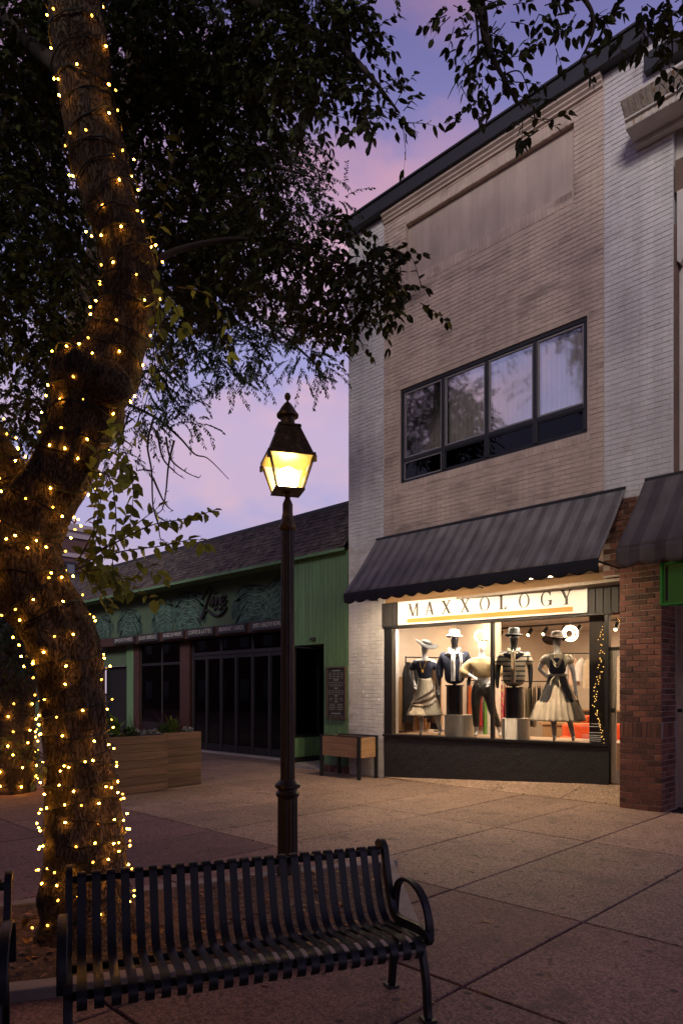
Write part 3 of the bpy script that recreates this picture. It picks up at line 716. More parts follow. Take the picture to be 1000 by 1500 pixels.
def awning(name, label, x0, x1, ztop, zbot, vtop, vbot, vh, mslope, mval, scallop=.30, lx=0):
    a = thing(name, label, 'awning', ((x0+x1)/2, vtop, zbot))
    nx, ny = int((x1-x0)/.06), 14; vs = []; fs = []
    for i in range(nx+1):
        x = x0+(x1-x0)*i/nx
        for j in range(ny+1):
            t = j/ny; sag = .030*math.sin(math.pi*t)*(1-.5*abs(math.sin(math.pi*(x-x0)/1.23)))
            vs.append((x + (0), vtop+(vbot-vtop)*t, ztop+(zbot-ztop)*t - sag + .004*math.sin(x*3.1)))
    for i in range(nx):
        for j in range(ny): k = i*(ny+1)+j; fs.append((k, k+1, k+ny+2, k+ny+1))
    o = MB().add(vs, fs).build('canopy', mslope, a, smooth=True)
    sd = o.modifiers.new('thick','SOLIDIFY'); sd.thickness = .006; sd.offset = -1
    vs = []; fs = []; nx = int((x1-x0)/.025)
    for i in range(nx+1):
        x = x0+(x1-x0)*i/nx; sc = abs(math.sin(math.pi*(x-x0)/scallop)); rip = .014*math.sin(x*9)+.008*math.sin(x*23+1)
        for j in range(5):
            t = j/4; vs.append((x, vbot-.004+rip*t, zbot-.004-(vh-.05+.05*sc)*t))
    for i in range(nx):
        for j in range(4): k = i*5+j; fs.append((k, k+1, k+6, k+5))
    o = MB().add(vs, fs).build('valance', mval, a, smooth=True)
    sd = o.modifiers.new('thick','SOLIDIFY'); sd.thickness = .004
    for x in (x0+.03, (x0+x1)/2, x1-.03):
        if x < -12: continue
        fr = MB(); fr.tube([(x,vtop-.01,ztop-.05),(x,vbot+.03,zbot-.035)], .014, 8); fr.build('rafter', M_BLACK, a, smooth=True)
        fr = MB(); fr.tube([(x,vbot+.03,zbot-.04),(x,vtop-.01,zbot-.05)], .014, 8); fr.build('strut', M_BLACK, a, smooth=True)
    MB().tube([(x0+.02,vbot+.03,zbot-.03),(x1-.02,vbot+.03,zbot-.03)], .014, 8).build('front_rail', M_BLACK, a)
    MB().box(x0,x1,vtop-.03,vtop-.003,ztop-.03,ztop+.012).build('head_rail', M_BLACK, a)
    return a
awning('shop_awning', 'wide grey striped awning with black scalloped valance over the display window', -9.01, -4.09, 4.72, 3.55, VF-.005, 9.2, .21, M_AWN, M_VAL)
awning('neighbour_awning', 'charcoal striped awning cut off by the picture edge at the right', -3.80, -1.6, 4.76, 3.62, VF-.04, 9.1, .27, M_AWN2, M_AWN2)
# small downlights on the awning's front rail, lighting window, base and paving
M_DL = emis('downlight_lens', (1,.75,.48), 1500)
for i,xx in enumerate((-8.3,-7.2,-6.1,-5.0)):
    dl = thing('awning_downlight', 'small downlight tucked behind the scalloped valance, '+('nearest the white pilaster','second from the white pilaster','third from the white pilaster','nearest the brick pier')[i], 'lamp', (xx,9.36,3.42), 0, 'awning downlights')
    MB().tube([(xx,9.36,3.53),(xx,9.38,3.44)], .06, 14).build('housing', M_BLACK, dl, smooth=False)
    MB().tube([(xx,9.381,3.439),(xx,9.382,3.434)], .052, 14).build('lens', M_DL, dl)
# green hanging sign under the second awning
gs = thing('green_sign', 'plain green box sign hanging below the charcoal awning', 'sign', (-3.4,9.7,3.0))
M_GREEN = mat('green_sign_face', (.0,.17,.012), .45); M_GREEN2 = mat('green_sign_rim', (.0,.30,.03), .45)
a = at(966,887,8.9); b_ = at(966,830,8.9)
gx0 = a.x; gy = a.y; gz0, gz1 = a.z, b_.z+.05
k = MB(); k.box(gx0+.03,gx0+1.2,gy+.03,gy+.14,gz0+.025,gz1-.03); k.build('face', M_GREEN, gs)
k = MB(); k.box(gx0,gx0+.03,gy,gy+.16,gz0,gz1); k.box(gx0+.031,gx0+1.2,gy,gy+.16,gz0,gz0+.024); k.box(gx0+.031,gx0+1.2,gy,gy+.16,gz1-.03,gz1); k.build('rim', M_GREEN2, gs)
MB().box(gx0+.06,gx0+.09,gy+.024,gy+.0295,gz0+.06,gz1-.05).build('seam', M_VAL, gs)
for x in (gx0+.3,gx0+.9): MB().bar((x,gy+.08,gz1),(x,gy+.08,4.1 if False else gz1+.55),.02,.02).build('hanger', M_BLACK, gs)
# plank soffit glimpsed past the end of the awning
# ------------------------------------------------------------------ cafe: low building with shingled mansard
M_GRN = mat('sage_green_boards', (.092,.180,.086), .7, var=.15, vscale=4, stretch=(3,3,.4), piece=.08, bump=.15)
M_GRNFLAT = mat('sage_green_fascia', (.058,.094,.052), .75, var=.12, vscale=2)
M_SHINGLE = mat('weathered_shingle', (.060,.046,.038), .85, var=.25, vscale=7, piece=.45, bump=.5, bscale=60)
M_DKFRAME = mat('black_door_frame', (.010,.010,.012), .4)
M_DKGLASS = glass('cafe_dark_glass', .0, (.10,.10,.11), .0, 1.33)
M_POST = mat('dark_red_timber', (.045,.016,.012), .6, var=.2)
M_TEAL = mat('painted_leaf_teal', (.034,.078,.060), .8, var=.45, vscale=6, col2=(.012,.030,.025), mixscale=5, mixlo=.45, mixhi=.6)
M_VEIN = mat('painted_leaf_vein', (.15,.235,.19), .8, var=.3, vscale=8)
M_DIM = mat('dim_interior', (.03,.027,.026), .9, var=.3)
cafe = thing('cafe_building', 'low green cafe with shingled mansard roof and leaf mural over dark folding doors', 'building', (-15,VF+.9,0))
CL = -34.0
VD, VM = 11.0, 10.62                              # door plane, mural fascia plane
GX0 = -11.5
# green boarded wall beside the shop
AOX1 = onv(474,1000,VF).x; AZ = 2.72
x = UL-.012; bw = .118
while x > GX0+.01:
    x0 = max(x-bw, GX0)
    z0 = AZ if x0+.02 < AOX1 and x > GX0 and x-.03 < AOX1 else .14
    MB().box(x0+.003,x-.003,VF-.012+rng.uniform(-.003,.003),VF+.02,z0,4.62).build('wall_board', M_GRN, cafe, bevel=.004)
    x -= bw
MB().box(GX0,AOX1,VF+.021,VF+.16,AZ,4.64).build('wall_core', M_GRNFLAT, cafe)
MB().box(AOX1,UL-.012,VF+.021,VF+.16,.0,4.64).build('wall_core', M_GRNFLAT, cafe)
MB().box(AOX1-.005,AOX1+.07,VF-.02,VF+.16,.0,AZ).build('corner_trim', M_GRN, cafe) if False else None
k = MB(); x = AOX1+.01
while x < UL-.05: k.brick(x,x+.1,VF-.016,VF+.02,.0,.065,.003); k.brick(x,x+.1,VF-.016,VF+.02,.072,.135,.003); x += .108
k.build('brick_plinth', M_REDBRICK, cafe, kind='stuff')
# alcove: return wall with window over green boards, raised concrete step
MB().add([(GX0+.012,VF,.1),(AOX1,VF+.02,.0),(AOX1,12.2,.1),(GX0+.012,12.2,.1),(GX0+.012,VF,-.02),(AOX1,VF+.02,-.02),(AOX1,12.2,-.02),(GX0+.012,12.2,-.02)],[(0,1,2,3),(0,4,5,1),(1,5,6,2)]).build('alcove_step', M_CONC, cafe)
y = VF+.0
while y < 12.1:
    MB().box(GX0-.02,GX0+rng.uniform(-.003,.003),y+.003,y+.115,.22,.66).build('wall_board', M_GRN, cafe); y += .118
MB().box(GX0-.12,GX0-.021,VF-.0,12.2,.0,.66).build('return_wall', M_GRNFLAT, cafe)
MB().box(GX0-.03,GX0+.012,VF+.0,12.2,.09,.215).build('skirting', M_DKFRAME, cafe)
MB().box(GX0-.05,GX0-.04,VF+.05,12.2,.70,2.68).build('window_pane', M_DKGLASS, cafe)
MB().box(GX0-.08,GX0+.01,VF+.0,12.2,.661,.72).build('window_sill', M_DKFRAME, cafe)
for y in (VF+.02, VF+.75, 11.6): MB().box(GX0-.07,GX0+.006,y,y+.05,.721,2.70).build('window_post', M_DKFRAME, cafe)
MB().box(GX0-.12,AOX1+.2,12.2,12.3,0,4.6).build('alcove_back', M_DIM, cafe)
MB().box(GX0-.12,AOX1,VF+.165,12.2,AZ,AZ+.08).build('alcove_ceiling', M_DIM, cafe)
# mural fascia
MB().box(CL,-11.72,VM,VM+.3,3.44,4.66).build('mural_panel', M_GRNFLAT, cafe)
MB().box(-11.72,GX0-.02,VM+.12,VM+.4,2.7,4.66).build('fascia_end', M_DKFRAME, cafe)
def px_u(px, v): return onv(px,900,v).x
# painted leaves on the mural: cut-leaf outlines, slightly proud like thick paint
def monstera(cx, cz, r, ang, k):
    vs = []; n = 72
    for i in range(n+1):
        t = -math.pi+2*math.pi*i/n
        rad = r*(1.0-.36*abs(math.sin(t/2))**6 + .10*math.cos(t))
        if abs(t) < 2.5: rad *= 1-.34*max(0,math.sin(abs(t)*8.5))**6
        x, z = rad*1.12*math.sin(t), -rad*math.cos(t)*1.05
        vs.append((x,z))
    rot = lambda p: (cx+p[0]*math.cos(ang)-p[1]*math.sin(ang), cz+p[0]*math.sin(ang)+p[1]*math.cos(ang))
    me = MB(); q = [rot(p) for p in vs[:-1]]; c = rot((0,r*.55))
    me.add([(c[0],VM-.006-.001*k,c[1])]+[(p[0],VM-.006-.001*k,min(4.62,max(3.45,p[1]))) for p in q], [(0,i+1,(i+1)%len(q)+1) for i in range(len(q))])
    o = me.build('painted_leaf', M_TEAL, cafe)
    ve = MB(); 
    def stroke(pts, w):
        for a, b in zip(pts[:-1], pts[1:]):
            a = rot(a); b = rot(b)
            if max(a[1],b[1]) > 4.6 or min(a[1],b[1]) < 3.47: continue
            d = Vector((b[0]-a[0],0,b[1]-a[1])); nn = Vector((-d.z,0,d.x)).normalized()*w/2
            y = VM-.0075-.001*k
            ve.add([(a[0]-nn.x,y,a[1]-nn.z),(b[0]-nn.x*.8,y,b[1]-nn.z*.8),(b[0]+nn.x*.8,y,b[1]+nn.z*.8),(a[0]+nn.x,y,a[1]+nn.z)],[(0,1,2,3)])
    stroke([(0,r*.5),(0,-r*.9)], .022)
    for s in (-1,1):
        for i in range(6):
            z0 = r*(.45-.2*i); stroke([(0,z0),(s*r*.34,z0+r*.04),(s*r*(.74-.03*i),z0-r*(.12+.03*i))], .013)
            stroke([(s*r*.14,z0-r*.07),(s*r*.58,z0-r*.16)], .009)
    ve.build('leaf_veins', M_VEIN, o)
ul = lambda px, py: (onv(px,py,VM).x, onv(px,py,VM).z)
for k,(px,py,r,a) in enumerate(((372,884,.84,-.12),(405,872,.70,.45),(277,891,.82,-.05),(238,900,.66,.35),(190,912,.75,-.1),(150,922,.7,.3))):
    cx, cz = ul(px,py); monstera(cx, cz, r, a, k%4)
# raised black script lettering on the mural
logo = thing('script_sign', 'black looping script lettering on the green mural', 'sign', (ul(315,885)[0],VM,ul(315,885)[1]))
def lp(px, py): x, z = ul(px,py); return (x, VM-.05, z)
def curve_pts(P, n=8):
    out_ = []; P = [Vector(p) for p in P]
    for i in range(len(P)-1):
        p0 = P[max(i-1,0)]; p1 = P[i]; p2 = P[i+1]; p3 = P[min(i+2,len(P)-1)]
        for j in range(n):
            t = j/n; out_.append(.5*((2*p1)+(-p0+p2)*t+(2*p0-5*p1+4*p2-p3)*t*t+(-p0+3*p1-3*p2+p3)*t**3))
    return out_+[P[-1]]
M_INK = mat('black_sign_letter', (.006,.006,.007), .45)
for st, w in (([(298,878),(303,868),(308,861),(310,866),(306,880),(301,896),(297,906),(300,904),(305,894),(313,900),(322,902),(330,896),(334,889)],.035),
              ([(309,888),(312,878),(314,874),(313,884),(312,890)],.03),([(314,869),(319,868)],.03),
              ([(313,888),(317,878),(319,876),(318,888),(321,879),(324,876),(324,887)],.032),([(325,884),(330,878),(332,873),(328,874),(326,882),(330,886),(334,879)],.032),
              ([(316,894),(320,890),(324,893),(328,889)],.028)):
    MB().tube(curve_pts([lp(*p) for p in st]), w, 8).build('script_stroke', M_INK, logo, smooth=True)
# strip of small sign boards above the doors
M_BOARD = mat('black_sign_board', (.020,.020,.022), .6); M_CHALK = mat('off_white_lettering', (.42,.40,.38), .7)
def text_mesh(s, size, name, m, xfit=None):
    cu = bpy.data.curves.new('t','FONT'); cu.body = s; cu.size = size; cu.align_x = 'CENTER'; cu.align_y = 'CENTER'; cu.extrude = .001; cu.resolution_u = 2
    o = bpy.data.objects.new('t', cu); COL.objects.link(o); bpy.context.view_layer.update()
    me = bpy.data.meshes.new_from_object(o.evaluated_get(bpy.context.evaluated_depsgraph_get()))
    bpy.data.objects.remove(o); bpy.data.curves.remove(cu)
    a = np.zeros(len(me.vertices)*3, np.float32); me.vertices.foreach_get('co', a); a = a.reshape(-1,3)
    w = a[:,0].max()-a[:,0].min()
    if xfit: a[:,0] *= xfit/w
    b = np.stack([a[:,0], -a[:,2], a[:,1]],1); me.vertices.foreach_set('co', b.ravel()); me.materials.clear(); me.materials.append(m); me.name = name; me.update(); return me
VS = VM-.06
for (p0,p1,s) in ((166,196,'SMOOTHIES'),(201,231,'JUICE BAR / DRINKS & ICE'),(237,268,'BAGELS & WRAPS'),(273,312,'COFFEE & LATTES'),(318,359,'BREAKFAST / LUNCH'),(367,417,'SIMPLY HEALTHY BOWLS')):
    x0, x1 = px_u(p0,VS), px_u(p1,VS)
    bd = MB().box(x0,x1,VS,VS+.05,3.21,3.435); o = bd.build('sign_board', M_BOARD, cafe, bevel=.004)
    t = link('lettering', text_mesh(s, .15, 'lettering', M_CHALK, (x1-x0)*.86), o, ((x0+x1)/2, VS-.003, 3.325)); t.scale = (1,1,1.05)
MB().box(CL,-11.55,VM-.005,VM+.35,3.18,3.437).build('sign_rail', M_POST, cafe)
# wedge-shaped end of the fascia hood by the lamp post
MB().prism_yz([(VM-.1,3.44),(VM-.22,3.0),(VM-.1,2.86),(VM+.3,2.86),(VM+.3,3.44)], -11.58,-11.51).build('hood_end', M_DKFRAME, cafe)
# doors, transoms, windows
pd = [283,303,324,346,370,395,421]; ud = [px_u(p,VD) for p in pd]
M_TRACK = mat('door_edge_metal', (.16,.16,.17), .3, metal=.8)
for i in range(6):
    d_ = link('folding_door', MB().box(ud[i]+.012,ud[i]+.07,VD,VD+.05,.06,2.70).mesh('folding_door',M_DKFRAME,org=ORG[cafe]), cafe)
    MB().box(ud[i+1]-.07,ud[i+1]-.012,VD,VD+.05,.06,2.70).build('stile', M_DKFRAME, d_)
    MB().box(ud[i]+.071,ud[i+1]-.071,VD,VD+.05,2.60,2.70).build('rail', M_DKFRAME, d_)
    MB().box(ud[i]+.071,ud[i+1]-.071,VD,VD+.05,.06,.25).build('rail', M_DKFRAME, d_)
    MB().box(ud[i]+.071,ud[i+1]-.071,VD+.02,VD+.026,.25,2.60).build('pane', M_DKGLASS, d_)
    MB().box(ud[i]-.010,ud[i]+.010,VD-.02,VD+.03,.06,2.70).build('edge_strip', M_TRACK, d_)
MB().box(ud[0],ud[-1],VD-.03,VD+.08,2.705,2.80).build('door_head', M_DKFRAME, cafe)
MB().box(ud[0]-.1,ud[-1]+.2,VD-.10,VD+.1,-.005,.05).build('threshold', mat('pale_threshold',(.30,.27,.25),.6), cafe)
for i in range(0,6,2):
    MB().box(ud[i]+.05,ud[i+2]-.05,VD+.02,VD+.026,2.83,3.15).build('transom_pane', M_DKGLASS, cafe)
    MB().box(ud[i]-.045,ud[i]+.045,VD,VD+.06,2.805,3.18).build('transom_post', M_DKFRAME, cafe)
MB().box(ud[-1]+.02,GX0-.13,VD-.05,VD+.2,0,3.18).build('door_jamb', M_DKFRAME, cafe)
for p0,p1 in ((266,280),(198,206)): MB().box(px_u(p0,VD),px_u(p1,VD),VD-.06,VD+.1,0,3.18).build('timber_post', M_POST, cafe)
MB().box(px_u(188,VD),px_u(198,VD)-.01,VD-.06,VD+.1,0,3.18).build('green_post', M_GRN, cafe)
wu = [px_u(p,VD) for p in (206,237,266)]
for i in range(2):
    w_ = link('window', MB().box(wu[i]+.03,wu[i+1]-.03,VD+.02,VD+.026,.75,2.5).mesh('window',M_DKGLASS,org=ORG[cafe]), cafe)
    for (a,c,z0,z1) in ((wu[i]+.005,wu[i]+.03,.7,3.15),(wu[i+1]-.03,wu[i+1]-.005,.7,3.15),(wu[i]+.031,wu[i+1]-.031,2.5,2.58),(wu[i]+.031,wu[i+1]-.031,.68,.75)): MB().box(a,c,VD,VD+.06,z0,z1).build('frame', M_TRACK if a==wu[i]+.005 else M_DKFRAME, w_)
    MB().box(wu[i]+.03,wu[i+1]-.03,VD+.02,VD+.026,2.58,3.15).build('top_pane', M_DKGLASS, w_)
MB().box(wu[0],wu[2],VD,VD+.1,0,.68).build('stall_riser', M_DKFRAME, cafe)
MB().box(px_u(146,VD),px_u(188,VD)-.01,VD+.25,VD+.3,0,2.55).build('side_door', M_DKFRAME, cafe)
MB().box(CL,px_u(188,VD)-.01,VD+.05,VD+.2,2.55,3.18).build('wall_over_door', M_GRNFLAT, cafe)
MB().box(CL,px_u(146,VD),VD+.05,VD+.2,0,2.55).build('left_wall', M_GRNFLAT, cafe)
b = MB(); b.box(CL,UL-.02,18,18.2,0,4.6); b.box(CL,UL-.02,VD+.3,18,3.9,4.0); b.add([(CL,VD+.1,.0),(GX0-.12,VD+.1,.0),(GX0-.12,18,.0),(CL,18,.0)],[(0,1,2,3)]); b.build('interior_shell', M_DIM, cafe)
# dim pendant lamps deep inside
M_PEND = emis('dim_cafe_bulb', (1,.62,.28), 1.6)
for px,py in ((372,944),(394,944),(240,976),(228,975),(253,978),(232,984)):
    p = onv(px,py,13.4); o = MB().lathe([(.002,-.035),(.028,-.01),(.028,.015),(.008,.05)],(p.x,p.y,p.z),8).top('cafe_pendant', M_PEND, 'small warm lamp glowing dimly inside the dark cafe', 'lamp', 'lamps inside the cafe')
    MB().box(p.x-.004,p.x+.004,p.y-.004,p.y+.004,p.z+.05,3.9).build('cord', M_DKFRAME, o)
# mansard: courses of shingles on a slope
roof = link('mansard_roof', MB().add([(CL,VF-.10,4.70),(UL-.02,VF-.10,4.70),(UL-.02,VF+.62,5.80),(CL,VF+.62,5.80)],[(0,1,2,3)]).mesh('mansard_roof',M_SHINGLE,org=ORG[cafe]), cafe)
V_,F_ = [],[]
zc = 4.66; rows = 12; dz = 1.14/rows; dyv = .72/rows
sh = MB()
for r in range(rows):
    z0 = 4.665+dz*r; y0 = VF-.125+dyv*r; x = UL-.03-rng.random()*.15
    while x > CL:
        w = rng.uniform(.11,.21) if x > -24 else .4
        j = rng.uniform(-.012,.012); t = rng.uniform(.012,.024)
        x0, x1 = x-w+.006, x
        zb, zt_ = z0+j, z0+dz*1.25; yb, yt = y0-t, y0+dyv*1.2
        sh.add([(x0,yb,zb),(x1,yb,zb),(x1,yt,zt_),(x0,yt,zt_),(x0,yb+.022,zb-.004),(x1,yb+.022,zb-.004)],[(0,1,2,3),(4,5,1,0),(1,5,2),(0,3,4)])
        x -= w
sh.build('shingles', M_SHINGLE, roof, kind='stuff')
MB().box(CL,UL-.02,VF+.56,VF+.72,5.78,5.86).build('ridge_cap', M_COPING, roof)
MB().add([(CL,VF-.12,4.655),(UL-.012,VF-.12,4.655),(UL-.012,VM+.3,4.64),(CL,VM+.3,4.64)],[(3,2,1,0)]).build('soffit', M_GRN, cafe)
MB().box(CL,UL-.012,VF-.15,VF-.10,4.60,4.665).build('eave_trim', M_GRN, cafe)
MB().add([(CL,VF+.7,5.80),(UL-.02,VF+.7,5.80),(UL-.02,18.2,5.6),(CL,18.2,5.6)],[(0,1,2,3)]).build('flat_roof', M_COPING, cafe)
# little floodlight over the alcove opening
fd = onv(458,936,VF-.05); k = MB(); k.box(fd.x-.05,fd.x+.06,VF-.10,VF-.016,fd.z-.035,fd.z+.03); k.build('flood_lamp', M_DKFRAME, cafe, bevel=.01)
# menu board
mbx0, mbx1 = onv(480,1000,VF).x, onv(508,1000,VF).x; mz0, mz1 = onv(494,1053,VF).z, onv(494,977,VF).z
menu = thing('menu_board', 'tall framed black menu board hung on the green boarded wall', 'sign', ((mbx0+mbx1)/2,VF,mz0))
k = MB(); w = .03
for (a,c,z0,z1) in ((mbx0,mbx1,mz1-w,mz1),(mbx0,mbx1,mz0,mz0+w),(mbx0,mbx0+w,mz0+w,mz1-w),(mbx1-w,mbx1,mz0+w,mz1-w)): k.box(a,c,VF-.055,VF-.016,z0,z1)
k.build('frame', mat('brown_frame',(.075,.045,.035),.6,var=.2), menu)
MB().box(mbx0+w,mbx1-w,VF-.035,VF-.02,mz0+w,mz1-w).build('board', mat('blackboard',(.016,.018,.018),.7,var=.2), menu)
k = MB(); r2 = random.Random(3); mw = mbx1-mbx0-2*w-.04; z = mz1-.08
rows = [('h',.5)]+[('r',4)]*4+[('h',.3)]+[('r',5)]*2+[('w',.85)]+[('h',.25)]+[('r',5)]*3+[('h',.2)]+[('r',3)]*2+[('h',.15)]+[('r',2)]*4+[('s',0)]+[('h',.6)]+[('r',3)]*3+[('w',.9)]
for ty, q in rows:
    c = (mbx0+mbx1)/2
    if ty == 'h': k.box(c-mw*q/2,c+mw*q/2,VF-.037,VF-.0352,z-.012,z+.012); z -= .052
    elif ty == 'r':
        for i in range(q):
            x = mbx0+w+.02+mw*(i+.5)/q; ww = mw/q*r2.uniform(.45,.8); k.box(x-ww/2,x+ww/2,VF-.037,VF-.0352,z-.006,z+.005)
        z -= .036
    elif ty == 'w': k.box(c-mw*q/2,c+mw*q/2,VF-.037,VF-.0352,z-.005,z+.005); z -= .05
    else: z -= .05
k.build('chalk_lines', mat('chalk_grey',(.22,.22,.21),.8), menu)
# slim curb-side stuff: low conduit on the pilaster joint
# ------------------------------------------------------------------ distant brick block behind the cafe
far = thing('far_building', 'distant brown brick block with pale cornice rising behind the cafe roof', 'building', (-44,15,0))
M_FARBRICK = mat('far_brown_brick', (.11,.060,.055), .85, var=.2, vscale=2); M_FARTRIM = mat('far_pale_trim', (.40,.34,.36), .8)
FU = -43.3; fy1 = 20.45
MB().box(FU-12,FU,2,fy1,0,11.6).build('wall', M_FARBRICK, far)
k = MB(); k.box(FU-12,FU+.25,1.7,fy1+.25,12.05,12.5); k.box(FU-12,FU+.12,1.8,fy1+.12,11.62,12.03); k.build('cornice', M_FARTRIM, far)
MB().box(FU-12,FU+.1,1.9,fy1+.06,11.05 if False else 10.35,10.62).build('band', M_FARTRIM, far)
MB().box(FU-12,FU+.1,1.9,fy1+.06,7.45,7.75).build('band', M_FARTRIM, far); MB().box(FU-12,FU+.1,1.9,fy1+.06,6.85,7.05).build('band', M_FARTRIM, far)
M_FARGLASS = mat('far_window_glass', (.12,.14,.18), .15)
for (yc, zz) in ((18.75,(8.0,9.95)),(15.6,(8.0,9.95)),(12.4,(8.0,9.95)),(9.2,(8.0,9.95)),(18.75,(4.2,6.3)),(15.6,(4.2,6.3)),(12.4,(4.2,6.3))):
    w_ = link('window', MB().box(FU-.02,FU+.02,yc-.62,yc+.62,zz[0],zz[1]).mesh('window',M_FARGLASS,org=ORG[far]), far)
    k = MB()
    for (a,c,z0,z1) in ((yc-.72,yc-.6,zz[0]-.1,zz[1]+.1),(yc+.6,yc+.72,zz[0]-.1,zz[1]+.1),(yc-.6,yc+.6,zz[1]-.02,zz[1]+.1),(yc-.6,yc+.6,zz[0]-.1,zz[0]+.02),(yc-.06,yc+.06,zz[0]+.02,zz[1]-.02),(yc-.6,yc-.07,sum(zz)/2-.04,sum(zz)/2+.04),(yc+.07,yc+.6,sum(zz)/2-.04,sum(zz)/2+.04)): k.box(FU-.01,FU+.08,a,c,z0,z1)
    k.build('frame', M_DKFRAME, w_)
# ------------------------------------------------------------------ street lamp
LX, LY = cw(-.489, 6.2); M_BRONZE = mat('aged_bronze', (.075,.052,.026), .5, metal=.55, var=.45, vscale=14, bump=.25, bscale=50, col2=(.16,.105,.05), mixscale=16, mixlo=.5, mixhi=.66)
M_POLE = mat('dark_bronze_pole', (.024,.019,.015), .42, metal=.45, var=.35, vscale=5, bump=.12, bscale=40)
lamp = thing('street_lamp', 'fluted dark post lamp with a lit tapered lantern on top', 'street lamp', (LX,LY,0))
C = (LX,LY,0)
flute = lambda t, z: 1-.075*abs(math.sin(t*7))
MB().lathe([(.15,.0),(.15,.05),(.125,.07),(.12,.12),(.098,.15)], C, 32).build('base', M_POLE, lamp, smooth=True, bevel=0)
auto_smooth(MB().lathe([(.092,.12),(.090,.74)], C, 84, fn=lambda t,z: 1-.09*abs(math.sin(t*7))).build('plinth_shaft', M_POLE, lamp), 50)
auto_smooth(MB().lathe([(.085,.73),(.105,.75),(.108,.78),(.090,.80),(.090,.815),(.116,.83),(.116,.86),(.085,.885),(.072,.90)], C, 32).build('collar', M_POLE, lamp))
auto_smooth(MB().lathe([(.066,.88),(.058,3.20)], C, 84, fn=flute).build('shaft', M_POLE, lamp), 50)
auto_smooth(MB().lathe([(.062,3.16),(.078,3.18),(.078,3.205),(.066,3.22),(.050,3.30),(.046,3.325),(.046,3.40),(.036,3.425),(.024,3.45),(.026,3.47),(.045,3.50),(.082,3.535)], C, 32).build('neck', M_BRONZE, lamp))
LR = R(YAW)+R(16)
zb, zm = 3.505, 3.795
wb, wm = .235, .395
MB().frustum(C, wb+.03, wb+.03, zb, zb+.018, LR).build('lantern_floor', M_BRONZE, lamp)
def corner(w, i, z): 
    x, y = ((-1,-1),(1,-1),(1,1),(-1,1))[i%4]; x *= w/2; y *= w/2
    return Vector((LX+x*math.cos(LR)-y*math.sin(LR), LY+x*math.sin(LR)+y*math.cos(LR), z))
M_LPANE = bpy.data.materials.new('lantern_glass'); M_LPANE.use_nodes = True; n_ = M_LPANE.node_tree; n_.nodes.clear()
o_ = n_.nodes.new('ShaderNodeOutputMaterial'); t1 = n_.nodes.new('ShaderNodeBsdfTransparent'); t2 = n_.nodes.new('ShaderNodeBsdfTranslucent'); t2.inputs[0].default_value = (1,.70,.22,1)
mx3 = n_.nodes.new('ShaderNodeMixShader'); mx3.inputs[0].default_value = .07; n_.links.new(t1.outputs[0], mx3.inputs[1]); n_.links.new(t2.outputs[0], mx3.inputs[2]); n_.links.new(mx3.outputs[0], o_.inputs[0])
for i in range(4):
    MB().bar(corner(wb,i,zb+.018), corner(wm,i,zm), .018, .018).build('corner_bar', M_BRONZE, lamp)
    a, c, d, e_ = corner(wb-.012,i,zb+.02), corner(wb-.012,i+1,zb+.02), corner(wm-.012,i+1,zm), corner(wm-.012,i,zm)
    MB().add([a,c,d,e_],[(0,1,2,3)]).build('pane', M_LPANE, lamp)
k = MB(); k.frustum(C, wm+.035, wm+.035, zm, zm+.03, LR); k.build('rim', M_BRONZE, lamp, bevel=.006)
for i in range(4): MB().bar(corner(wm+.02,i,zm-.055), corner(wm+.02,i,zm), .03,.012).build('bracket', M_BRONZE, lamp)
MB().frustum(C, wm, .195, zm+.03, 4.085, LR).build('roof', M_BRONZE, lamp, bevel=.004)
MB().frustum(C, .215, .20, 4.085, 4.105, LR).build('roof_cap', M_BRONZE, lamp)
auto_smooth(MB().lathe([(.085,4.105),(.066,4.13),(.062,4.185),(.098,4.195),(.100,4.215),(.082,4.235),(.060,4.275),(.030,4.315),(.012,4.33),(.010,4.345),(.022,4.355),(.029,4.375),(.029,4.385),(.018,4.408),(.004,4.415)], C, 28).build('finial', M_BRONZE, lamp))
auto_smooth(MB().lathe([(.03,3.52),(.045,3.54),(.088,3.58),(.098,3.64),(.090,3.69),(.04,3.725),(.004,3.73)], C, 20).build('glowing_globe', emis('lamp_globe', (1,.72,.26), 150), lamp))
MB().frustum(C, .37, .19, zm+.005, zm+.03, LR).build('reflector', mat('yellowed_reflector',(.75,.6,.3),.6), lamp)

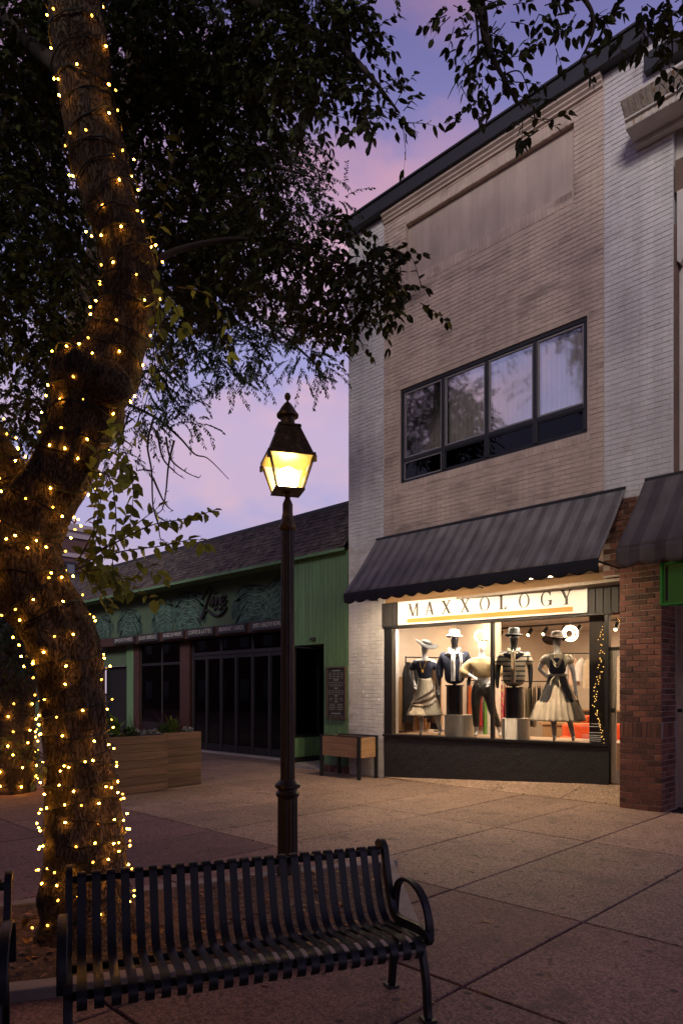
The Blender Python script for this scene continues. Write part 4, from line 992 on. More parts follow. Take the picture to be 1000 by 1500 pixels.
# ------------------------------------------------------------------ benches
def make_bench(loc, label, group):
    bn = thing('slatted_bench', label, 'bench', loc, R(YAW)+R(21), group)
    Lh = .845
    prof = [(.385,.715),(.372,.757),(.345,.780),(.315,.768),(.300,.72),(.262,.60),(.225,.50),(.185,.435),(.13,.405),(.05,.402),(-.06,.415),(-.16,.425),(-.225,.418),(-.258,.395),(-.266,.362),(-.250,.335)]
    path = curve_pts([(0,y,z) for y,z in prof], 3)
    def slat_mesh():
        mb = MB(); w, th = .042, .0065; m = len(path); vs = []
        for i,p in enumerate(path):
            d = (path[min(i+1,m-1)]-path[max(i-1,0)]).normalized(); nn = Vector((0,-d.z,d.y))
            for sx, sn in ((-1,-1),(1,-1),(1,1),(-1,1)): vs.append((sx*w/2, p.y+nn.y*sn*th/2, p.z+nn.z*sn*th/2))
        fs = [(i*4+k, i*4+(k+1)%4, i*4+4+(k+1)%4, i*4+4+k) for i in range(m-1) for k in range(4)] + [(3,2,1,0),((m-1)*4,(m-1)*4+1,(m-1)*4+2,(m-1)*4+3)]
        me = mb.add(vs, fs).mesh('slat', M_GLOSSBLACK, True); me.set_sharp_from_angle(angle=R(40)); return me
    sm = slat_mesh(); n = 24
    for i in range(n):
        o = link('slat', sm, bn); o.location = (-Lh+.04+(2*Lh-.08)*i/(n-1), 0, 0)
    for (y,z,r_) in ((.352,.742,.020),(.10,.383,.019),(-.215,.385,.020)):
        MB().tube([(-Lh-.01,y,z),(Lh+.01,y,z)], r_, 12).build('cross_rail', M_GLOSSBLACK, bn, smooth=True)
    for s in (-1,1):
        x = s*(Lh+.018)
        # flat end frame: back upright and seat bar following the slats
        pth = curve_pts([(x,y,z) for y,z in prof[1:-2]], 3); vs = []; m = len(pth)
        for i,p in enumerate(pth):
            d = (pth[min(i+1,m-1)]-pth[max(i-1,0)]).normalized(); nn = Vector((0,-d.z,d.y))
            for sx, sn in ((-1,-1),(1,-1),(1,1),(-1,1)): vs.append((x+sx*.016, p.y+nn.y*(sn*.024-.018), p.z+nn.z*(sn*.024-.018)))
        fs = [(i*4+k, i*4+(k+1)%4, i*4+4+(k+1)%4, i*4+4+k) for i in range(m-1) for k in range(4)] + [(3,2,1,0),((m-1)*4,(m-1)*4+1,(m-1)*4+2,(m-1)*4+3)]
        auto_smooth(MB().add(vs,fs).build('end_frame', M_GLOSSBLACK, bn))
        def bent(pts, w, h, nm):
            P_ = curve_pts(pts, 5); vs = []; m = len(P_)
            for i,p in enumerate(P_):
                d = (P_[min(i+1,m-1)]-P_[max(i-1,0)]).normalized(); nn = Vector((0,-d.z,d.y))
                for sx, sn in ((-1,-1),(1,-1),(1,1),(-1,1)): vs.append((p.x+sx*w/2, p.y+nn.y*sn*h/2, p.z+nn.z*sn*h/2))
            fs = [(i*4+k, i*4+(k+1)%4, i*4+4+(k+1)%4, i*4+4+k) for i in range(m-1) for k in range(4)] + [(3,2,1,0),((m-1)*4,(m-1)*4+1,(m-1)*4+2,(m-1)*4+3)]
            o = auto_smooth(MB().add(vs,fs).build(nm, M_GLOSSBLACK, bn)); bv = o.modifiers.new('bevel','BEVEL'); bv.width = .005; bv.segments = 2; bv.limit_method = 'ANGLE'; return o
        xa = x+s*.022
        bent([(xa,.20,.42),(xa,.185,.52),(xa,.15,.605),(xa,.06,.652),(xa,-.06,.648),(xa,-.16,.595),(xa,-.215,.50),(xa,-.225,.40)], .044, .020, 'armrest')
        lf = bent([(x,-.14,.40),(x,-.19,.30),(x,-.225,.18),(x,-.238,.06),(x,-.25,.012)], .036, .040, 'leg')
        MB().box(x-.035,x+.035,-.285,-.205,.0,.012).build('foot', M_GLOSSBLACK, lf, bevel=.003)
        lr = bent([(x,.10,.385),(x,.145,.28),(x,.175,.15),(x,.19,.05),(x,.20,.012)], .036, .040, 'leg')
        MB().box(x-.035,x+.035,.16,.24,.0,.012).build('foot', M_GLOSSBLACK, lr, bevel=.003)
    return bn
bo = Vector((*cw(-.447,3.44),0))
make_bench(bo, 'black metal slatted bench with looped arms in front of the lit tree', 'black benches')
d21 = Vector((*cw(math.cos(R(21)), math.sin(R(21))),0))
make_bench(bo - d21*2.0, 'second black slatted bench, only its arm showing at the lower left edge', 'black benches')

# ------------------------------------------------------------------ planters
M_CEDAR = mat('weathered_cedar', (.140,.080,.046), .75, var=.35, vscale=2.6, stretch=(1,.5,9), piece=.22, bump=.25, bscale=8)
M_OAK = mat('oiled_cedar', (.36,.215,.105), .65, var=.25, vscale=3, stretch=(.6,1,8), piece=.12, bump=.15, bscale=8)
M_POTSOIL = mat('potting_soil', (.03,.02,.014), .95, bump=.8, bscale=60)
M_DUSTY = leafmat('silver_leaf', (.30,.33,.31), .3, .1); M_LIME = leafmat('lime_leaf', (.11,.21,.028), .4, .3); M_PGREEN = leafmat('planter_leaf', (.05,.10,.03), .5, .25); M_PURPLE = leafmat('purple_grass', (.085,.035,.045), .5, .2)
def box_planter(label, x0, x1, y0, y1, h, nb_=7):
    p = thing('wooden_planter', label, 'planter', ((x0+x1)/2,(y0+y1)/2,0), 0, 'large wooden planters')
    bh = h/nb_
    for i in range(nb_):
        z0 = .012+i*bh; z1 = z0+bh-.005
        j = lambda: rng.uniform(-.003,.003)
        MB().box(x1-.03,x1+j(),y0+.03,y1-.03,z0,z1).build('side_board', M_CEDAR, p, bevel=.003)
        MB().box(x0+.0,x1-.0,y0,y0+.029,z0,z1).build('end_board', M_CEDAR, p, bevel=.003)
        MB().box(x0,x0+.03,y0+.03,y1-.03,z0,z1).build('side_board', M_CEDAR, p)
        MB().box(x0,x1,y1-.029,y1,z0,z1).build('end_board', M_CEDAR, p)
    MB().box(x0+.031,x1-.032,y0+.031,y1-.031,.02,h-.07).build('soil', M_POTSOIL, p)
    for yy in (y0+.028,y1-.028):
        for i in range(nb_):
            for dz_ in (.03,.10):
                if h > .6: MB().box(x1,x1+.006,yy-.006+(.03 if yy<(y0+y1)/2 else -.03),yy+.006+(.03 if yy<(y0+y1)/2 else -.03),i*bh+dz_,i*bh+dz_+.012).build('screw', M_BLACK, p) if dz_==.03 else None
    return p
box_planter('long cedar plank planter filled with leafy plants, nearer the lit tree', -11.35,-10.36,4.75,6.265,.95)
box_planter('cedar plank planter at the far end of the pair, with purple grass', -11.6,-10.60,6.28,7.10,.96)
def add_leaves(name, label, cat, base, items, m, group=None):
    V,F = leaf_cloud(*items); o = np_mesh(name, V-np.array(base), F, m)
    ob = link(name, o); ob.location = base; ORG[ob] = Vector(base); return tag(ob, label, cat, group)
def clump(base, n, spread, h, L, Wd, droop=.5, upness=1.0):
    az = npr.rand(n)*2*math.pi; rr = np.sqrt(npr.rand(n))*spread
    P = np.stack([base[0]+rr*np.cos(az)*.6, base[1]+rr*np.sin(az)*.6, base[2]+npr.rand(n)*h],1)
    D = np.stack([np.cos(az)*droop, np.sin(az)*droop, upness*(.3+npr.rand(n))],1)+npr.randn(n,3)*.25
    Nn = np.stack([-np.cos(az)*.3,-np.sin(az)*.3,np.ones(n)],1)+npr.randn(n,3)*.2
    return P,D,Nn,L*(.6+.7*npr.rand(n)),Wd*(.7+.6*npr.rand(n))
def plantp(px, py, v): return onv(px,py,v)
for (yy,kind,xx) in ((4.95,'g',-10.75),(5.22,'s',-10.62),(5.45,'l',-10.66),(5.70,'g',-10.62),(5.86,'s',-10.60),(6.10,'s',-10.6),(6.05,'p',-10.95),(5.55,'g',-11.0),(6.45,'g',-10.82),(6.62,'p',-10.86),(6.62,'y',-10.8),(6.9,'s',-10.76),(6.85,'p',-11.0)):
    base = (xx,yy,.885)
    if kind == 'g': add_leaves('bedding_plant','leafy green bedding plant standing in the cedar planter','plant',base,clump(base,90,.16,.16,.10,.045),M_PGREEN,'planter plants')
    if kind == 's': add_leaves('silver_plant','low silver-leaved plant at the rim of the cedar planter','plant',base,clump(base,110,.15,.12,.085,.04,.7,.7),M_DUSTY,'planter plants')
    if kind == 'l': add_leaves('sweet_potato_vine','lime green broad-leaved plant standing tallest in the long planter','plant',base,clump(base,26,.14,.30,.17,.15,.5,.8),M_LIME,'planter plants')
    if kind == 'y': add_leaves('bedding_plant','bright green upright plant in the far cedar planter','plant',base,clump(base,120,.16,.26,.12,.03,.35,1.4),M_LIME,'planter plants')
    if kind == 'p': add_leaves('fountain_grass','purple fountain grass spiking up from the cedar planter','plant',base,clump(base,40,.10,.05,.42,.012,.45,1.5),M_PURPLE,'planter plants')
# small planter on black legs by the white pilaster
sp = thing('raised_planter', 'small wooden trough planter on black legs against the white brick pilaster', 'planter', (-9.4,9.8,0))
X0,X1,Y0,Y1 = -9.95,-8.92,9.53,10.02
for (x,y) in ((X0,Y0),(X1,Y0),(X0,Y1),(X1,Y1)): MB().box(x-.03,x+.03,y-.03,y+.03,0,.83).build('leg', M_BLACK, sp, bevel=.004)
for i in range(3):
    z0 = .42+i*.13; z1 = z0+.126
    MB().box(X0+.031,X1-.031,Y0-.012,Y0+.012,z0,z1).build('front_board', M_OAK, sp, bevel=.003)
    MB().box(X0+.031,X1-.031,Y1-.012,Y1+.012,z0,z1).build('back_board', M_OAK, sp)
    MB().box(X1-.012,X1+.012,Y0+.031,Y1-.031,z0,z1).build('end_board', M_OAK, sp, bevel=.003)
    MB().box(X0-.012,X0+.012,Y0+.031,Y1-.031,z0,z1).build('end_board', M_OAK, sp)
MB().box(X0+.013,X1-.013,Y0+.013,Y1-.013,.43,.74).build('soil', M_POTSOIL, sp)
for y in (Y0,Y1): MB().box(X0+.031,X1-.031,y-.02,y+.02,.812,.832).build('rim', M_BLACK, sp)
# dark pot by the second tree
pp = ground(36,1135); MB().lathe([(.16,0),(.22,.05),(.25,.36),(.27,.40),(.24,.40),(.22,.34)], (pp.x,pp.y,0), 20).top('dark_pot', M_BLACK, 'dark round pot on the paving left of the lit trunk', 'pot', smooth=True)
# ------------------------------------------------------------------ trees
def bark(name, col, sc=1.0):
    m = bpy.data.materials.new(name); m.use_nodes = True; N = m.node_tree.nodes; L = m.node_tree.links; b = N['Principled BSDF']; b.inputs['Roughness'].default_value = .9
    b.inputs['Specular IOR Level'].default_value = .2
    g = N.new('ShaderNodeNewGeometry'); mp = N.new('ShaderNodeMapping'); mp.inputs['Scale'].default_value = (1,1,.26); L.new(g.outputs['Position'], mp.inputs[0])
    ns = N.new('ShaderNodeTexNoise'); ns.inputs['Scale'].default_value = 9*sc; ns.inputs['Detail'].default_value = 5; L.new(mp.outputs[0], ns.inputs['Vector'])
    av = N.new('ShaderNodeMix'); av.data_type = 'RGBA'; av.inputs[0].default_value = .20; L.new(mp.outputs[0], av.inputs[6]); L.new(ns.outputs['Color'], av.inputs[7])
    v = N.new('ShaderNodeTexVoronoi'); v.feature = 'DISTANCE_TO_EDGE'; v.inputs['Scale'].default_value = 46*sc; L.new(av.outputs[2], v.inputs['Vector'])
    r = N.new('ShaderNodeMapRange'); r.inputs[2].default_value = .13; L.new(v.outputs['Distance'], r.inputs[0])
    n2 = N.new('ShaderNodeTexNoise'); n2.inputs['Scale'].default_value = 60*sc; n2.inputs['Detail'].default_value = 6; L.new(mp.outputs[0], n2.inputs['Vector'])
    h = N.new('ShaderNodeMath'); h.operation = 'MULTIPLY_ADD'; h.inputs[1].default_value = .5; L.new(n2.outputs['Fac'], h.inputs[0]); L.new(r.outputs[0], h.inputs[2])
    bp = N.new('ShaderNodeBump'); bp.inputs['Strength'].default_value = .9; bp.inputs['Distance'].default_value = .028; L.new(h.outputs[0], bp.inputs['Height']); L.new(bp.outputs[0], b.inputs['Normal'])
    mx = N.new('ShaderNodeMix'); mx.data_type = 'RGBA'; L.new(r.outputs[0], mx.inputs[0]); mx.inputs[6].default_value = tuple(c*.38 for c in col)+(1,)
    cr = N.new('ShaderNodeValToRGB'); e = cr.color_ramp.elements; e[0].position = .3; e[0].color = tuple(c*.7 for c in col)+(1,); e[1].position = .72; e[1].color = tuple(c*1.45 for c in col)+(1,)
    L.new(n2.outputs['Fac'], cr.inputs[0]); L.new(cr.outputs[0], mx.inputs[7])
    n3 = N.new('ShaderNodeTexNoise'); n3.inputs['Scale'].default_value = 3.2*sc; n3.inputs['Detail'].default_value = 5; L.new(g.outputs['Position'], n3.inputs['Vector'])
    r3 = N.new('ShaderNodeMapRange'); r3.inputs[1].default_value = .3; r3.inputs[2].default_value = .7; r3.inputs[3].default_value = .55; r3.inputs[4].default_value = 1.5; L.new(n3.outputs['Fac'], r3.inputs[0])
    cb = N.new('ShaderNodeCombineColor')
    for i in range(3): L.new(r3.outputs[0], cb.inputs[i])
    mu = N.new('ShaderNodeMix'); mu.data_type = 'RGBA'; mu.blend_type = 'MULTIPLY'; mu.inputs[0].default_value = 1; L.new(mx.outputs[2], mu.inputs[6]); L.new(cb.outputs[0], mu.inputs[7])
    L.new(mu.outputs[2], b.inputs['Base Color']); return m
M_BARK = bark('rough_bark', (.100,.072,.048)); M_TWIG = mat('dark_twig', (.030,.022,.018), .9)
M_WIRE = mat('dark_green_wire', (.006,.007,.006), .7)
M_BULB = emis('warm_fairy_bulb', (1.0,.40,.035), 60)
TY = 4.72
CL_ = [(132,1392,150),(130,1340,122),(128,1290,112),(122,1200,106),(114,1100,93),(106,1010,92),(96,950,98),(72,905,100),(46,855,98),(36,800,98),(52,750,94),(84,700,86),(108,650,82),(122,605,84),(134,560,104),(166,505,84),(186,450,78),(190,400,75),(176,335,73),(156,275,78),(140,210,82),(124,140,72),(116,70,74),(110,0,75),(104,-90,72),(96,-200,66),(96,-330,58)]
def smooth_path(P, n=10):
    pts = curve_pts([Vector(p) for p in P], n); return pts
TP = [at(px,py,TY+.10*math.sin(py/140)) for px,py,w in CL_]; TW = [w/2*TY/1000 for _,_,w in CL_]
TP[0].z = -.04
tp = smooth_path(TP, 10); tw = [p.x for p in curve_pts([Vector((w,0,0)) for w in TW], 10)]
ph = [(npr.rand()*6.28, npr.randint(3,13), npr.rand()*.6) for _ in range(8)]
def wob(i,k,t):
    r = 1 + sum(.013*math.sin(f*t + a + i*s*.25) for a,f,s in ph) + .022*rng.uniform(-1,1)
    for i0,t0,am,si,st_ in knots:
        dt = (t-t0+math.pi)%(2*math.pi)-math.pi
        r += am*math.exp(-((i-i0)/si)**2-(dt/st_)**2)
    if i < 16: r += (1-i/16)**2*(.30+.22*math.sin(5*t+1)+.10*math.sin(3*t))
    return r
knots = [(npr.uniform(15,250), npr.rand()*6.28, npr.uniform(.08,.26), npr.uniform(2.5,6), npr.uniform(.25,.55)) for _ in range(30)]
knots += [(npr.uniform(15,250), npr.rand()*6.28, -npr.uniform(.06,.14), npr.uniform(4,10), npr.uniform(.3,.6)) for _ in range(16)]
tree = thing('lit_tree', 'gnarled crooked street tree wrapped in warm fairy lights beside the bench', 'tree', (tp[0].x,tp[0].y,0))
MB().tube(tp, tw, 56, wob=wob).build('trunk', M_BARK, tree, smooth=True)
lim = smooth_path([at(48,790,TY+.05), at(16,715,TY+.12), at(-25,640,TY+.2), at(-90,520,TY+.3), at(-170,330,TY+.4), at(-230,60,TY+.5)], 8)
MB().tube(lim, [.20-.10*i/len(lim) for i in range(len(lim))], 32, wob=lambda i,k,t: 1+.05*math.sin(3*t+i*.3)+.02*rng.uniform(-1,1)).build('limb', M_BARK, tree, smooth=True)
stub = [at(120,552,TY-.05),at(150,560,TY-.20),at(178,574,TY-.24),at(188,580,TY-.25)]
MB().tube(stub, [.17,.17,.11,.03], 20, wob=lambda i,k,t: 1+.06*math.sin(4*t+i)+.03*rng.uniform(-1,1)).build('burl', M_BARK, tree, smooth=True)
MB().tube([at(120,556,TY),at(92,553,TY-.16),at(76,550,TY-.2)], [.14,.12,.10], 18, wob=lambda i,k,t: 1+.06*math.sin(3*t+i)).build('burl', M_BARK, tree, smooth=True)

def spray_leaves(origins, dirs, length, nl, L, Wd, droop, twigs):
    P,D,Nn,Ls,Ws = [],[],[],[],[]
    for o, d in zip(origins, dirs):
        o = Vector(o); d = Vector(d).normalized(); side = d.cross(Vector((0,0,1))); side = side.normalized() if side.length>.05 else Vector((1,0,0))
        ll = length*rng.uniform(.6,1.3); n = max(3,int(nl*rng.uniform(.7,1.2))); pts = [o]; q = o.copy(); dd = d.copy()
        for i in range(n):
            dd = (dd + Vector((rng.uniform(-.12,.12),rng.uniform(-.12,.12),-droop*rng.uniform(.4,1.3)/n*2))).normalized()
            q = q + dd*(ll/n); pts.append(q.copy()); s = 1 if i%2 else -1
            ld = dd*rng.uniform(.3,.9) + side*s*rng.uniform(.4,1.0) + Vector((rng.uniform(-.2,.2),rng.uniform(-.2,.2),-rng.uniform(.1,.9)*droop*1.6))
            P.append(q); D.append(ld); Nn.append(Vector((rng.gauss(0,.5),rng.gauss(0,.5),1))); Ls.append(L*rng.uniform(.6,1.25)); Ws.append(Wd*rng.uniform(.7,1.2))
        P.append(q); D.append(dd+Vector((0,0,-.2))); Nn.append(Vector((rng.gauss(0,.4),rng.gauss(0,.4),1))); Ls.append(L); Ws.append(Wd)
        if twigs is not None: twigs.tube([pts[0],pts[len(pts)//2],pts[-1]], [.004,.0025,.001], 3, caps=False)
    A = lambda z: np.array([tuple(p) for p in z])
    return A(P),A(D),A(Nn),np.array(Ls),np.array(Ws)
def blob_origins(blobs, per_m2):
    O,D = [],[]
    for (px,py,Y,r,*rest) in blobs:
        c = at(px,py,Y); rm = r*Y/1000; dens = rest[0] if rest else 1.0
        n = int(math.pi*rm*rm*per_m2*dens)+1
        for _ in range(n):
            while True:
                v = Vector((rng.uniform(-1,1),rng.uniform(-1,1),rng.uniform(-1,1)))
                if v.length <= 1: break
            v2 = Vector((v.x*1.0, v.y*1.0, v.z*.92)); O.append(c+v2*rm)
            D.append(Vector((v.x,v.y,v.z*.4)) + Vector((rng.gauss(0,.5),rng.gauss(0,.5),rng.gauss(-.1,.3))))
    return O,D
M_LEAF = leafmat('broad_leaf', (.040,.055,.020), .55, .22)
tw_mb = MB()
near = [(30,40,5.6,120),(170,30,6.0,110,.8),(300,50,6.2,110),(400,60,5.8,85),(465,40,5.4,62),(450,120,5.4,48),(515,75,5.2,36),(525,25,5.3,34),(528,145,5.2,26),(562,158,5.1,20),(588,172,5.1,12),(540,185,5.1,16),(470,170,5.4,26),
        (330,160,6.2,80),(250,180,6.4,85),(240,290,6.4,75),(300,330,6.2,75),(375,360,5.9,62),(440,340,5.6,45),(430,410,5.6,45),(500,370,5.4,42),(520,420,5.3,38),(552,390,5.2,34),(585,415,5.2,24),(615,432,5.1,14),(480,455,5.5,32),(505,480,5.4,26),(562,445,5.2,20),(575,370,5.2,18),
        (310,420,6.2,60),(250,390,6.3,60),(245,460,6.0,38),(20,180,5.8,95),(20,330,5.9,95),(90,400,5.9,60),(30,470,5.9,85),(90,500,6.0,40),(20,590,5.9,55),(60,300,6.2,60),(195,120,6.2,70),(350,250,6.4,60),(75,130,6.2,70),
        (665,20,4.6,26),(700,55,4.6,44),(715,105,4.6,32),(690,150,4.6,16),(680,178,4.6,13),(672,120,4.6,14),(750,130,4.5,18),(768,165,4.5,20),(795,185,4.5,17),(815,150,4.5,10),(735,25,4.6,34),
        (800,20,4.5,30),(812,62,4.5,20),(845,90,4.5,13),(848,25,4.5,24),(885,15,4.5,24),(905,50,4.5,9),(945,20,4.3,32),(975,55,4.3,34),(990,105,4.3,22),(965,88,4.3,15),(985,25,4.3,28)]
near = [(b[0],b[1],b[2],b[3]*(.86 if b[0]<640 else .66),(b[4] if len(b)>4 else (1 if b[0]<640 else .62))) for b in near]
O,D = blob_origins([b for b in near if b[0] < 640], 270)
Or,Dr = blob_origins([(b[0],b[1],b[2],b[3]*1.12,b[4]) for b in near if b[0] >= 640], 430)
O2,D3 = [],[]
# unseen rest of the crown, spread wide and large-leaved to shade the foreground
for _ in range(6500):
    X = rng.uniform(-6.4,4.0); Y = rng.uniform(-1,9.4)
    if ((X+1.2)/5.2)**2+((Y-4.2)/5.2)**2 > 1: continue
    zmin = max(EYE+1.06*Y+.55, 5.4); z = zmin+rng.random()*max(.4,2.6-.12*zmin)
    x,y = cw(X,Y); O2.append(Vector((x,y,z))); D3.append(Vector((rng.gauss(0,1),rng.gauss(0,1),-.2)))
P,D2,Nn,Ls,Ws = spray_leaves(O, D, .28, 8, .078, .046, .38, tw_mb)
rp = spray_leaves(Or, Dr, .15, 5, .074, .042, .38, tw_mb)
op = spray_leaves(O2, D3, .34, 8, .115, .078, .30, None)
P,D2,Nn,Ls,Ws = (np.concatenate([p_,q_,w_]) for p_,q_,w_ in zip((P,D2,Nn,Ls,Ws), rp, op))
base = np.array([tp[0].x,tp[0].y,0])
V,F = leaf_cloud(P,D2,Nn,Ls,Ws); print('near leaves', len(P))
link('crown', np_mesh('crown', V-base, F, M_LEAF), tree)
tw_mb.build('twigs', M_TWIG, tree)
# limbs carrying the outer lobes
def limb(pts, r0, r1, parent, name='limb', m=None, seg=6, n=8):
    P_ = smooth_path(pts, n); k = len(P_)
    MB().tube(P_, [r0+(r1-r0)*i/(k-1) for i in range(k)], seg).build(name, m or M_TWIG, parent, smooth=True)
top = TP[-2]
limb([at(112,20,TY),at(220,-60,5.2),at(380,10,5.6),at(500,70,5.3),at(585,165,5.1)], .09,.006, tree)
limb([at(186,430,TY),at(250,370,5.2),at(370,350,5.7),at(500,385,5.4),at(600,425,5.15)], .032,.004, tree)
limb([at(120,120,TY),at(40,60,5.4),at(-60,-40,5.8),at(-160,-120,6)], .07,.02, tree)
limb([top,at(300,-300,4.8),at(560,-160,4.7),at(690,-20,4.6),at(712,60,4.6),at(735,110,4.55),at(765,160,4.5)], .07,.004, tree)
limb([at(560,-160,4.7),at(720,-120,4.6),at(830,-30,4.5),at(870,30,4.5),at(848,90,4.5)], .035,.003, tree)
limb([at(720,-120,4.6),at(880,-110,4.4),at(970,-20,4.3),at(985,80,4.3)], .03,.003, tree)
limb([at(690,-20,4.6),at(700,60,4.6),at(690,150,4.6)], .012,.002, tree)
limb([at(735,110,4.55),at(762,105,4.5),at(778,150,4.5)], .006,.002, tree)
limb([at(700,80,4.6),at(668,120,4.6),at(655,145,4.6)], .006,.0015, tree)
# water shoots with larger fresh leaves, coloured brighter as if lamp-lit
M_SHOOT = leafmat('shoot_leaf', (.20,.25,.06), .5, .38)
shoot_mb = MB(); SP,SDD,SNN,SL,SW = [],[],[],[],[]
def shoot(pxs, Y0, Y1, L, Wd, step=.055, droop=.6):
    n = len(pxs); pts = smooth_path([at(px,py,Y0+(Y1-Y0)*i/(n-1)) for i,(px,py) in enumerate(pxs)], 8)
    shoot_mb.tube(pts, [.006-.0045*i/len(pts) for i in range(len(pts))], 4)
    acc = 0; s = 1
    for a,b in zip(pts[:-1],pts[1:]):
        d = b-a; acc += d.length
        if acc > step:
            acc = 0; s = -s; dd = d.normalized(); side = dd.cross(Vector((SU,-CU,.3))).normalized()
            SP.append(b); SDD.append(side*s*rng.uniform(.5,1)+dd*.4+Vector((rng.gauss(0,.3),rng.gauss(0,.3),-droop*rng.uniform(.3,1.2)))); SNN.append(Vector((-SU*-.4,-CU*.4,.8))+Vector((rng.gauss(0,.5),rng.gauss(0,.5),rng.gauss(0,.3))))
            SL.append(L*rng.uniform(.65,1.2)); SW.append(Wd*rng.uniform(.75,1.15))
    SP.append(pts[-1]); SDD.append(pts[-1]-pts[-4]); SNN.append(Vector((0,-.5,1))); SL.append(L*.8); SW.append(Wd*.8)
shoot([(205,400),(232,340),(245,270),(262,198)], 4.6,4.5,.085,.055)
shoot([(222,380),(230,430),(236,480),(232,560)], 4.6,4.5,.10,.06,.06,1.0)
shoot([(228,430),(226,490),(220,560),(200,640)], 4.55,4.4,.09,.055,.06,1.0)
for q in ([(120,690),(150,660),(185,680),(195,720),(190,770)],[(125,690),(160,700),(170,760),(165,830),(175,870)],[(110,830),(160,800),(220,770),(270,760),(312,748)],[(110,835),(170,810),(235,800),(285,790),(300,800)],
          [(112,840),(150,835),(190,850),(215,830),(240,850)],[(115,820),(140,770),(150,720),(165,690)],[(115,830),(135,850),(150,870),(160,890)],[(150,640),(165,620),(180,650),(178,700)],[(120,840),(160,850),(200,870),(230,880)],[(118,825),(170,790),(210,760),(235,740)],[(130,700),(145,740),(140,800),(150,850)]):
    shoot(q, 4.55, rng.uniform(4.1,4.5), .082, .066, .026, .7)
for q in ([(68,1115),(45,1100),(25,1098),(0,1100)],[(70,1120),(40,1112),(15,1108),(-12,1090)],[(66,1118),(58,1130),(50,1148)],[(68,1110),(40,1090),(10,1082)]): shoot(q, 4.5,4.35,.055,.04,.03,.5)
shoot([(195,440),(215,430),(250,440),(270,480)],4.6,4.3,.10,.06,.05,1.2); shoot([(260,420),(300,430),(330,470),(335,520)],5,4.8,.09,.05,.05,1.2)
A = lambda z: np.array([tuple(p) for p in z])
V,F = leaf_cloud(A(SP),A(SDD),A(SNN),np.array(SL),np.array(SW),.3,.22)
link('shoot_leaves', np_mesh('shoot_leaves', V-base, F, M_SHOOT, True), tree); shoot_mb.build('shoots', mat('green_shoot',(.09,.07,.03),.8), tree, kind='stuff')

# fairy light strings wound round the trunk, one length of wire each
bulb_mes = [emis('fairy_bulb_'+n_, (1.0,.40,.035), s_) for n_,s_ in (('dim',14),('bright',105))]
bulb_me = MB().lathe([(.001,-.008),(.005,-.005),(.0066,.0),(.005,.006),(.001,.009)], n=7, caps=False).mesh('bulb', M_BULB, True)
def wind(label, path, rad, i0, i1, pitch, step, name='string_lights', off=.012, seed=1, r_out=.02, bme=bulb_me, wr=.0068):
    r_ = random.Random(seed)
    st = thing(name, label, 'string lights', path[i0])
    pts = []; bulbs = []; ang = r_.uniform(0,6); acc = 0
    for i in range(i0, i1):
        a, b = path[i], path[i+1]; seg = (b-a).length; m = max(2,int(seg/pitch*18)); d = (b-a).normalized()
        for j in range(m):
            t = j/m; c = a.lerp(b,t); rr = rad[i]+(rad[i+1]-rad[i])*t
            hz = Vector((CU,SU,0)); bk = d.cross(hz).normalized(); hz = bk.cross(d).normalized()
            ang += 2*math.pi*seg/m/pitch; 
            p = c + (hz*math.cos(ang)+bk*math.sin(ang))*(rr*1.05+off)
            p.z += .035*math.sin(ang*.5+i)-.02*math.sin(ang*1.7)
            if pts: acc += (p-pts[-1]).length
            pts.append(p)
            if acc > step*r_.uniform(.6,1.4):
                acc = 0; o = (p-c).normalized(); bulbs.append(p + o*r_.uniform(.004,r_out) + Vector((r_.uniform(-.03,.03),r_.uniform(-.03,.03),r_.uniform(-.05,.03))))
    MB().tube(pts, wr, 4).build('wire', M_WIRE, st)
    alt = []
    for q_ in bulb_mes:
        c2_ = bme.copy(); c2_.materials.clear(); c2_.materials.append(q_); alt.append(c2_)
    for p in bulbs[:299]:
        k_ = r_.random()
        link('bulb', alt[0] if k_ < .22 else alt[1] if k_ > .80 else bme, st, p, (r_.uniform(-1.5,1.5), r_.uniform(-1.5,1.5), 0))
    print(label, len(bulbs))
iz = lambda z: min(range(len(tp)), key=lambda i: abs(tp[i].z-z))
wind('string of warm bulbs wound densely round the foot of the crooked trunk', tp, tw, iz(.12), iz(1.25), .125, .076, seed=3)
wind('string of warm bulbs round the bulging middle of the crooked trunk', tp, tw, iz(1.25), iz(3.05), .165, .112, seed=5)
wind('string of warm bulbs round the bend above the fork of the trunk', tp, tw, iz(3.05), iz(4.1), .16, .13, seed=8)
wind('string of warm bulbs round the upper leaning trunk among dark leaves', tp, tw, iz(4.1), iz(6.6), .17, .21, seed=9)
lr_ = [.20-.10*i/len(lim) for i in range(len(lim))]
wind('string of warm bulbs on the left-hand limb of the crooked tree', lim, lr_, 4, 24, .15, .13, seed=12)

# ------------------------------------------------------------------ second, finer-leaved tree behind
BY = 11.6
tb = thing('fine_leaved_tree', 'taller tree with feathery foliage standing behind the lit tree', 'tree', ground(14,1160))
b0 = ground(14,1160)
BP = smooth_path([Vector((b0.x,b0.y,-.05)), at(18,1060,BY), at(30,950,BY), at(60,800,BY), at(85,600,BY), at(140,400,BY), at(190,150,BY), at(210,-80,BY)], 8)
BW = [.40-.26*i/len(BP) for i in range(len(BP))]
MB().tube(BP, BW, 28, wob=lambda i,k,t: 1+.05*math.sin(4*t+i*.3)+.02*rng.uniform(-1,1)).build('trunk', M_BARK, tb, smooth=True)
wind('string of warm bulbs round the farther trunk at the left edge', BP, BW, 1, 11, .22, .24, seed=21, bme=MB().lathe([(.001,-.014),(.013,-.008),(.016,.0),(.013,.010),(.001,.018)], n=7, caps=False).mesh('bulb', M_BULB, True), wr=.007)
